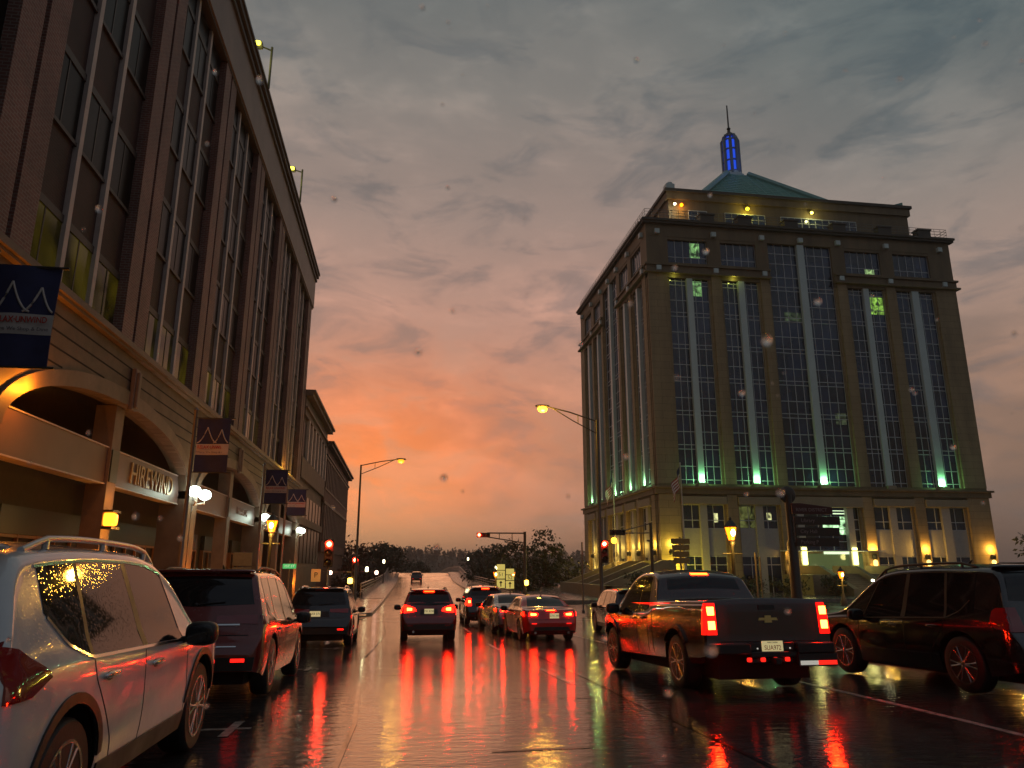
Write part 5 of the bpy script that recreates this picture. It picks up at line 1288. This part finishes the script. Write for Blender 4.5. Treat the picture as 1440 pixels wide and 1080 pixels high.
# banners on poles along the left pavement
M_navy = mat('navy_cloth', (.018, .022, .075), .75, var=.2, vscale=5, bump=.1, bscale=30)
M_cloth = mat('white_cloth_band', (.48, .44, .40), .75, var=.12, vscale=6)
M_redt = mat('red_lettering', (.40, .04, .025), .7)
M_greyt = mat('grey_lettering', (.12, .10, .11), .7)
def banner(label, y, z0, z1, w, x=-5.2):
    t = thing('street_banner', label, 'banner', (x, y, g(x, y)), group='banners on the left pavement')
    b = g(x, y)
    m = MB(); m.lathe([(.12, b), (.12, b+.3), (.055, b+.4), (.045, z1+.15), (.07, z1+.2), (.001, z1+.28)], (x, y, 0), 'z', 10); m.build('pole', M_pole if y > 12 else M_poled, t, 50)
    for z in (z0, z1): m = MB(); m.tube([(x, y, z), (x+w+.10, y, z)], .018, 6); m.build('banner_arm', M_lampdark, t)
    H = z1-z0; x0 = x+.07; x1 = x+w; d = .012
    wave = lambda u, v: y+.03*sin(u*5+y)+.02*sin(v*3+u*3)
    def cl(a0, a1, h0, h1, nm, m_, off=0.):
        rows = [[(x0+(x1-x0)*(a0+(a1-a0)*i/12), wave((a0+(a1-a0)*i/12), (h0+(h1-h0)*j/6)*H)-off, z0+H*(h0+(h1-h0)*j/6)) for i in range(13)] for j in range(7)]
        back = [[(p[0], p[1]+d+off, p[2]) for p in r] for r in rows]
        m = MB(); m.grid(rows); m.grid(back)
        rg = lambda G: G[0]+[r[-1] for r in G[1:]]+G[-1][-2::-1]+[r[0] for r in G[-2:0:-1]]
        m.grid([rg(rows), rg(back)], closed=True); return m.build(nm, m_, t, 60, fix=False)
    c = cl(0, 1, 0, 1, 'cloth', M_navy)
    cl(0, 1, .32, .52, 'white_band', M_cloth, .006)
    m = MB()
    for c0, s_, pk in ((.32, 1., .83), (.76, .8, .79)):
        for sd in (-1, 1):
            P = []
            for k in range(9):
                q = k/8; uu = c0+sd*.30*s_*q; vv = pk-(pk-.54)*(1-(1-q)**1.8)
                if uu < .02 or uu > .98: continue
                P.append((x0+(x1-x0)*uu, wave(uu, vv*H)-.012, z0+H*vv))
            if len(P) > 1: m.tube(P, .014, 5)
    m.build('bridge_emblem', M_cloth, t, 60)
    text('slogan', 'RELAX·UNWIND', ((x0+x1)/2, y-.042, z0+H*.455), H*.085, M_redt, t, ext=.002, sx=(x1-x0)/(H*.085*8.6), bold=.002)
    text('slogan', 'Where We Shop & Dine', ((x0+x1)/2, y-.042, z0+H*.365), H*.05, M_greyt, t, ext=.002, sx=(x1-x0)/(H*.05*10.6))
    return t
banner('largest navy banner, cut by the left edge of the photo, RELAX UNWIND in red', 9.4, 4.02, 5.33, .80)
banner('navy RELAX UNWIND banner hanging before the pillar of the first arch', 18.9, 3.92, 5.27, .86)
banner('brownish banner above the amber lantern, third in the row', 28.5, 3.95, 5.2, .86)
banner('brownish banner farthest along the pavement, last in the row', 34.2, 3.9, 5.05, .86)
# small street-name sign and a notice board on the left pavement
x, y = -4.75, 33.6
t = thing('street_name_sign', 'small green street-name sign on a thin post by the far pillar', 'sign', (x, y, g(x, y)))
m = MB(); m.tube([(x, y, g(x, y)), (x, y, 1.95)], .03, 8); m.build('pole', M_pole, t, 50)
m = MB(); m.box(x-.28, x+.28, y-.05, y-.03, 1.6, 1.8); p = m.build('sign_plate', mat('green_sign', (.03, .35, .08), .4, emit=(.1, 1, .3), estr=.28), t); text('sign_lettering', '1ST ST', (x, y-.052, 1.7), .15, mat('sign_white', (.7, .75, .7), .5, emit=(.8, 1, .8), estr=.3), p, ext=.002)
x, y = -5.4, 27.
t = thing('notice_sign', 'two stacked olive notice plates on a post beside the far arcade pillar', 'sign', (x, y, g(x, y)))
m = MB(); m.tube([(x, y, g(x, y)), (x, y, 2.2)], .03, 8); m.build('pole', M_pole, t, 50)
for z0, z1 in ((1.05, 1.65), (1.70, 2.15)):
    m = MB(); m.box(x-.32, x+.32, y-.05, y-.03, z0, z1); m.build('sign_plate', mat('olive_sign', (.30, .27, .14), .5, var=.15, vscale=7), t, bevel=.01)
# route signs beyond the junction
x, y = 8.35, 60.5
t = thing('route_signs', 'cluster of pale yellow route signs 51 and 52 with up arrows on two posts', 'sign', (x, y, g(x, y)))
m = MB(); m.tube([(x-.35, y, g(x, y)), (x-.35, y, 2.2)], .035, 8); m.tube([(x+.4, y, g(x, y)), (x+.4, y, 1.8)], .035, 8); m.build('pole', M_pole, t, 50)
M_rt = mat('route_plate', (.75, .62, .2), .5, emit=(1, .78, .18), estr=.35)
for dx, z0, z1, s_ in ((-.36, 1.45, 1.9, ''), (.38, 1.1, 1.55, ''), (-.36, .78, 1.4, '51'), (.38, .66, 1.05, '52'), (-.36, .05, .70, '↑'), (.38, .0, .6, '↑')):
    m = MB(); m.box(x+dx-.33, x+dx+.33, y-.06, y-.04, z0, z1); p = m.build('route_plate', M_rt, t, bevel=.01)
    if s_.isdigit(): text('route_number', s_, (x+dx, y-.062, (z0+z1)/2), .42, M_ink, p, ext=.002)
    elif s_:
        zc = (z0+z1)/2; m = MB(); m.box(x+dx-.04, x+dx+.04, y-.066, y-.06, zc-.22, zc+.1); m.add([(x+dx-.14, y-.066, zc+.06), (x+dx+.14, y-.066, zc+.06), (x+dx, y-.066, zc+.25), (x+dx-.14, y-.06, zc+.06), (x+dx+.14, y-.06, zc+.06), (x+dx, y-.06, zc+.25)], [(0, 1, 2), (5, 4, 3), (0, 3, 4, 1), (1, 4, 5, 2), (2, 5, 3, 0)]); m.build('arrow', M_ink, p)
# wayfinding sign on the right pavement
x, y = 12.75, 22.
b = g(x, y)
t = thing('wayfinding_sign', 'dark wayfinding sign with stacked direction boards on a thick post, before the tower', 'sign', (x-.65, y, b))
m = MB(); m.lathe([(.16, b), (.16, 2.4), (.11, 2.5), (.11, 3.9)], (x-.62, y, 0), 'z', 14); m.sell((x-.62, y+.02, 3.9), (.28, .06, .28), 1, 18, 10); m.build('post', M_poled, t, 50)
m = MB(); m.prism([(-.75, 3.28), (.62, 3.28), (.62, 3.5), (-.45, 3.62), (-.75, 3.62)], lambda a, b_: (x+a+.1, y-.24, b_), lambda a, b_: (x+a+.1, y-.18, b_)); p = m.build('header_board', mat('dark_maroon_board', (.07, .01, .008), .4), t, bevel=.008)
text('header_lettering', 'RIVER DISTRICT', (x+.0, y-.243, 3.41), .15, mat('faded_letters', (.3, .22, .2), .6), p, ext=.002)
for i, (s_, z) in enumerate((('Library', 3.08), ('City Hall', 2.74), ('Parking P', 2.42))):
    m = MB(); m.box(x-.6, x+.95-.05*i, y-.23, y-.18, z-.13, z+.13); p = m.build('direction_board', mat('dark_brown_board', (.045, .028, .018), .45), t, bevel=.008)
    text('board_lettering', s_, (x-.15, y-.233, z), .16, mat('faded_letters'), p, ext=.002)
    m = MB(); m.tube([(x-.62, y-.16, z), (x-.5, y-.2, z)], .03, 6); m.build('board_bracket', M_pole, p)
x, y = 12.15, 24.6; b = g(x, y)
t = thing('sign_post', 'slim brown double post beside the wayfinding sign', 'post', (x, y, b))
m = MB(); m.tube([(x, y, b), (x, y, 2.15)], .035, 8); m.tube([(x+.16, y, b), (x+.16, y, 2.0)], .03, 8); m.tube([(x, y, 1.9), (x+.16, y, 1.9)], .02, 6); m.build('pole', M_pole, t, 50)
x, y = 11.75, 30.6; b = g(x, y)
t = thing('notice_sign', 'ochre layered notice board left of the right-hand amber lantern', 'sign', (x, y, b))
m = MB(); m.tube([(x, y, b), (x, y, 2.9)], .04, 8); m.build('pole', M_pole, t, 50)
for k in range(4):
    m = MB(); m.box(x-.42+.02*k, x+.42-.02*k, y-.07, y-.05, 2.62-k*.27, 2.85-k*.27); m.build('sign_plate', mat('ochre_sign', (.30, .22, .07), .5, var=.2, vscale=8), t, bevel=.01)

# flags
def flag(label, x, y, zt, ln, side):
    b = gz(y)+.14; t = thing('flagpole', label, 'flagpole', (x, y, b), group='flagpoles at the tower corner')
    m = MB(); m.lathe([(.12, b), (.09, b+2), (.05, zt), (.09, zt+.05), (.001, zt+.16)], (x, y, 0), 'z', 10); m.build('pole', mat('white_pole', (.5, .48, .45), .4), t, 50)
    f = thing('flag', 'striped red and white flag hanging limp, '+side, 'flag', (x, y, zt-.2), group='striped flags at the tower corner')
    n = 26; mm = MB(); mb_ = MB(); mc = MB()
    def pt(u, v):   # u along the cloth, v down the hoist; the cloth hangs in folds
        return (x-.06-.95*u*(1-.25*v)-.10*sin(u*9+v), y-.05+.24*sin(u*11+v*2)*(.3+u), zt-.2-1.25*v-ln*.62*u-.12*sin(u*6))
    for k in range(9):
        rows = [[pt(i/n, (k+j/2)/9) for i in range(n+1)] for j in range(3)]
        (mm if k % 2 == 0 else mb_).grid(rows)
    mm.build('red_stripes', mat('flag_red', (.34, .03, .03), .8), f, 60, fix=False); mb_.build('white_stripes', mat('flag_white', (.8, .77, .72), .8), f, 60, fix=False)
    rows = [[(p[0], p[1]-.02, p[2]) for p in [pt(i/n*.42, j/8*.54) for i in range(n+1)]] for j in range(9)]
    mc.grid(rows); mc.build('blue_canton', mat('flag_blue', (.02, .025, .08), .8), f, 60, fix=False)
flag('white flagpole before the tower corner, nearer of the two', 24.8, 63.5, 10.8, 3.4, 'on the nearer pole before the tower corner')
flag('white flagpole along the tower side, farther of the two', 23.4, 80.5, 11.9, 3.6, 'on the farther pole along the tower side')

# ------------------------------------------------------------------ bridge railings and lamps
M_rail = mat('railing_metal', (.30, .28, .26), .35, .6)
for nm, fx, lb in (('bridge_railing', lambda y: lk(y)-2.05, 'metal bridge railing on the left side of the bridge'), ('bridge_railing', lambda y: rk(y)+2.25, 'metal bridge railing on the right side, curving over the crest')):
    t = thing(nm, lb, 'railing', (fx(62), 62, gz(62)))
    P = [(fx(y), y, gz(y)+.16) for y in np.arange(64, 240, 3.)]
    m = MB()
    for h in (.55, .85, 1.1): m.tube([(p[0], p[1], p[2]+h) for p in P], .05 if h > 1 else .035, 6)
    m.build('rails', M_rail, t, 60)
    m = MB()
    for p in P: m.tube([p, (p[0], p[1], p[2]+1.1)], .05, 6)
    m.build('posts', M_rail, t, 60)
    m = MB(); m.grid([[(p[0]-.15, p[1], p[2]), (p[0]-.15, p[1], p[2]+.4), (p[0]+.15, p[1], p[2]+.4), (p[0]+.15, p[1], p[2])] for p in P]); m.build('parapet', M_kerb, t)
for i, (x, y, z, lb) in enumerate(((-3.5, 80, 1.45, 'nearer pale box lamp left of the bridge'), (-2.5, 112, 2.5, 'farther pale box lamp left of the bridge'), (13.2, 150, 3.3, 'pale lamp beyond the bridge crest'), (11.6, 92, 1.65, 'pale lamp beside the right bridge railing'))):
    b = gz(y)+.1
    t = thing('bridge_lamp', lb, 'lamp', (x, y, b)); m = MB(); m.lathe([(.12, b-.6), (.07, b+.2), (.06, z-.3)], (x, y, 0), 'z', 8); m.build('post', M_poled, t, 50)
    m = MB(); m.sell((x, y, z), (.16, .16, .26), .5, 10, 8); m.build('lamp_glass', emat('cream_lamp', (1, .85, .45), 6.), t, 50)

# ------------------------------------------------------------------ trees, shrubs, hills
M_bark = mat('wet_bark', (.03, .022, .016), .8, var=.3, vscale=8)
def leafmat(n, c): return mat(n, c, .6, var=.45, vscale=.9)
ML = [leafmat('dark_foliage', (.022, .032, .012)), leafmat('olive_foliage', (.040, .045, .015)), leafmat('red_brown_foliage', (.05, .022, .012))]
def crown_mesh(rng, cx, cy, cz, rx, rz, nclump, leaf, per=38, flat=.0):
    m = MB(); cl = []
    for i in range(nclump):
        while True:
            p = Vector((rng.uniform(-1, 1), rng.uniform(-1, 1), rng.uniform(-1, 1)))
            if .25 < p.length < 1: break
        cl.append((Vector((cx+p.x*rx, cy+p.y*rx, cz+p.z*rz)), rng.uniform(.16, .34)*rx))
    for c, r in cl:
        for k in range(per):
            d = Vector((rng.gauss(0, 1), rng.gauss(0, 1), rng.gauss(0, .7)))*r*.55
            p = c+d; s = leaf*rng.uniform(.6, 1.4); u = Vector((rng.uniform(-1, 1), rng.uniform(-1, 1), rng.uniform(-1, 1))).normalized(); w = u.cross(Vector((rng.uniform(-1, 1), rng.uniform(-1, 1), rng.uniform(-1, 1)))).normalized()
            m.add([p-u*s, p+w*s*.45, p+u*s, p-w*s*.45], [(0, 1, 2, 3)])
    return m, cl
def tree(label, x, y, z0, h, r, mi=0, seed=1, ncl=34, leaf=.22, per=40, trunk=.3, group=None, name='tree', bush=False):
    rng = random.Random(seed); t = thing(name, label, 'shrub' if bush else 'tree', (x, y, z0), group=group)
    cz = z0+h*(1+trunk)/2; rz = h*(1-trunk)/2
    m, cl = crown_mesh(rng, x, y, cz, r, rz, ncl, leaf, per); m.build('crown', ML[mi], t, fix=False)
    m = MB(); tr = max(.04, h*.018)
    top = Vector((x+rng.uniform(-.2, .2), y, z0+h*.72))
    m.tube([(x, y, z0-.3), (x+rng.uniform(-.1, .1), y, z0+h*.3), top], [tr*1.6, tr, tr*.4], 7)
    for c, rr in cl[:14]:
        a = Vector((x, y, z0+h*rng.uniform(.18, .55))); m.tube([a, a.lerp(c, .5)+Vector((0, 0, h*.03)), c], [tr*.55, tr*.35, tr*.12], 5)
    m.build('trunk', M_bark, t, 60, fix=False)
    return t
base_l = lambda y: gz(min(y, 110))-1.2
tree('dark reddish tree behind the red traffic lights, nearest the brick block', -9., 112, -1, 6.2, 4.2, 2, 3, 46, .28)
tree('dark reddish bush-like tree filling the gap left of the bridge lamps', -5.2, 88, -2, 4.4, 2.6, 2, 4, 40, .2, trunk=.1)
tree('round dark tree standing tallest left of the bridge crest', -4.0, 150, -2, 8.6, 4.2, 0, 5, 60, .3, per=60, trunk=.15)
tree('low spreading tree right of the round dark one, by the bridge crest', 2.5, 190, -3, 6.6, 4.6, 0, 6, 44, .32, trunk=.1)
tree('low dark tree at the left end of the bridge railing', -6.0, 125, -2.5, 5.2, 2.8, 2, 8, 36, .25, trunk=.1)
tree('broad dark tree behind the right bridge railing', 22., 185, -3, 10.2, 6.4, 0, 9, 60, .38, per=50, trunk=.12)
tree('dark tree between the right railing and the mast arm', 13.5, 110, -3, 6.6, 4.0, 0, 10, 44, .26, trunk=.1)
tree('bushy tree behind the pole of the mast-arm signal', 14.4, 92, -3, 8.0, 3.2, 1, 11, 46, .22, per=44, trunk=.12)
tree('tall open tree with a loose feathery top between mast arm and tower', 18.2, 94, -3, 9.4, 2.6, 1, 12, 46, .24, per=44, trunk=.12)
tree('rounded tree touching the tower edge', 21.6, 96, -3, 6.8, 2.8, 1, 13, 40, .22, trunk=.1)
tree('low dark shrubbery tree under the mast arm', 11.9, 80, -2, 3.6, 2.4, 0, 14, 36, .18, trunk=.05)
tree('sparse tree at the right edge of the photo above the black SUV roof', 65.5, 66, -.8, 6.6, 4.4, 1, 15, 26, .24, per=26, trunk=.35)
for i, (x, y, h, r, mi, lb) in enumerate(((46.8, 62.5, 2.6, 1.4, 1, 'round shrub right of the entrance steps'), (49.6, 62.6, 1.8, 1.6, 1, 'low shrub beside the planter, right of the round one'), (38., 62.2, 1.9, 1.2, 1, 'shrub left of the entrance steps'), (34.2, 63.2, 1.5, 1.6, 1, 'low shrub before the second bay of the tower'), (30., 63.2, 1.6, 1.7, 1, 'low shrub before the first bay of the tower'), (19.9, 62.2, 2.2, 1.3, 1, 'pale lit shrub by the garden wall'), (54., 63., 1.6, 1.8, 1, 'low shrub at the right end of the tower front'))):
    tree(lb, x, y, g0+.14, h, r, mi, 30+i, 26, .12, 34, .05, 'shrubs round the tower', 'shrub', True)
# garden lights among the shrubs
for i, (x, y, z, lb) in enumerate(((20.6, 61.4, .55, 'small white garden light by the garden wall, left one'), (21.7, 61.6, .35, 'small white garden light by the garden wall, right one'), (40.6, 60.6, .5, 'small garden light left of the entrance steps'), (46.9, 60.8, 1.3, 'small garden light in the round shrub'), (46.0, 58., .2, 'small white garden light at the foot of the steps'))):
    b = gz(y)+.14; t = thing('garden_light', lb, 'lamp', (x, y, b)); m = MB(); m.tube([(x, y, b), (x, y, z)], .03, 6); m.build('post', M_lampdark, t)
    m = MB(); m.sell((x, y, z+.05), (.12, .12, .1), 1, 10, 6); m.build('lamp_glass', emat('garden_lamp', (1, .95, .6), 12.), t, 60); lamp('garden_lamp_light', (x, y-.3, z+.4), (1, .85, .4), 10, t, .1)
# far wooded hills
hb_ = MB(); rng = random.Random(5)
def hz(x, y): return 9+9*math.exp(-((x+60)/160)**2)+4*math.sin(x/70.)+2.5*math.sin(x/23.+1)-.002*abs(x-40)
rows = [[(x, 640+d, (hz(x, 0)*s_)-6) for x in range(-900, 1300, 20)] for d, s_ in ((-120, 0), (-70, .55), (0, .9), (60, 1.), (200, .8))]
hb_.grid(rows); o = hb_.build('hills', mat('hill_ground', (.02, .025, .012), .9), None, 60, fix=False); o['kind'] = 'structure'
m = MB()
for i in range(950):
    x = rng.uniform(-260, 420); d = rng.uniform(-95, 60); s_ = np.interp(d, [-120, -70, 0, 60], [0, .55, .9, 1]); z = hz(x, 0)*s_-6; hh = rng.uniform(3.5, 8.5); r = hh*rng.uniform(.28, .5); con = rng.random() < .3
    for k in range(46):
        v = rng.random(); rad = r*((1-v) if con else sqrt(max(0, 1-(2*v-1)**2))); a = rng.uniform(0, 2*pi); q = rng.uniform(.5, 1)
        p = Vector((x+rad*q*cos(a), 640+d+rad*q*sin(a), z+hh*v)); s = .8*rng.uniform(.6, 1.4)
        u = Vector((rng.uniform(-1, 1), rng.uniform(-1, 1), rng.uniform(-1, 1))).normalized(); w = u.cross(Vector((rng.uniform(-1, 1), 1, rng.uniform(-1, 1)))).normalized()
        m.add([p-u*s, p+w*s*.6, p+u*s, p-w*s*.6], [(0, 1, 2, 3)])
o = m.build('far_woods', ML[0], None, fix=False); o['kind'] = 'stuff'
# ------------------------------------------------------------------ rain haze
def haze(dens):
    mb = MB(); mb.box(-3200, 3200, -420, 3700, -16, 76); m = bpy.data.materials.new('rain_haze'); m.use_nodes = True; N = m.node_tree.nodes; N.clear()
    v = N.new('ShaderNodeVolumePrincipled'); v.inputs['Color'].default_value = (.9, .88, .86, 1); v.inputs['Density'].default_value = dens; v.inputs['Anisotropy'].default_value = .55
    o = N.new('ShaderNodeOutputMaterial'); m.node_tree.links.new(v.outputs[0], o.inputs['Volume'])
    b = mb.build('haze', m); b['kind'] = 'stuff'; b['label'] = 'thin rain haze filling the street'
haze(.0004)
S.cycles.volume_bounces = 0
# ------------------------------------------------------------------ windscreen raindrops close by, pane left out, out of focus
def rain():
    m = bpy.data.materials.new('rain_water'); m.use_nodes = True; b = m.node_tree.nodes['Principled BSDF']
    b.inputs['Base Color'].default_value = (1, 1, 1, 1); b.inputs['Transmission Weight'].default_value = 1; b.inputs['Roughness'].default_value = 0; b.inputs['IOR'].default_value = 1.33
    rng = random.Random(21); mb = MB(); n = 0      # stand for drops on a windscreen, scattered in a slab with no glass
    while n < 130:
        p = Vector((rng.uniform(-.42, .62), rng.uniform(.30, .70), rng.uniform(1.42, 2.22)))
        r = rng.choice((.0008, .0012, .0016, .0021, .0026))*rng.uniform(.8, 1.1)
        mb.sell(p, (r, r, r*rng.uniform(.95, 1.2)), 1, 12, 8); n += 1
    o = mb.build('raindrops', m, None, 80, fix=True); o['kind'] = 'stuff'; o['label'] = 'windscreen raindrops close to the viewer, without the pane'
rain()
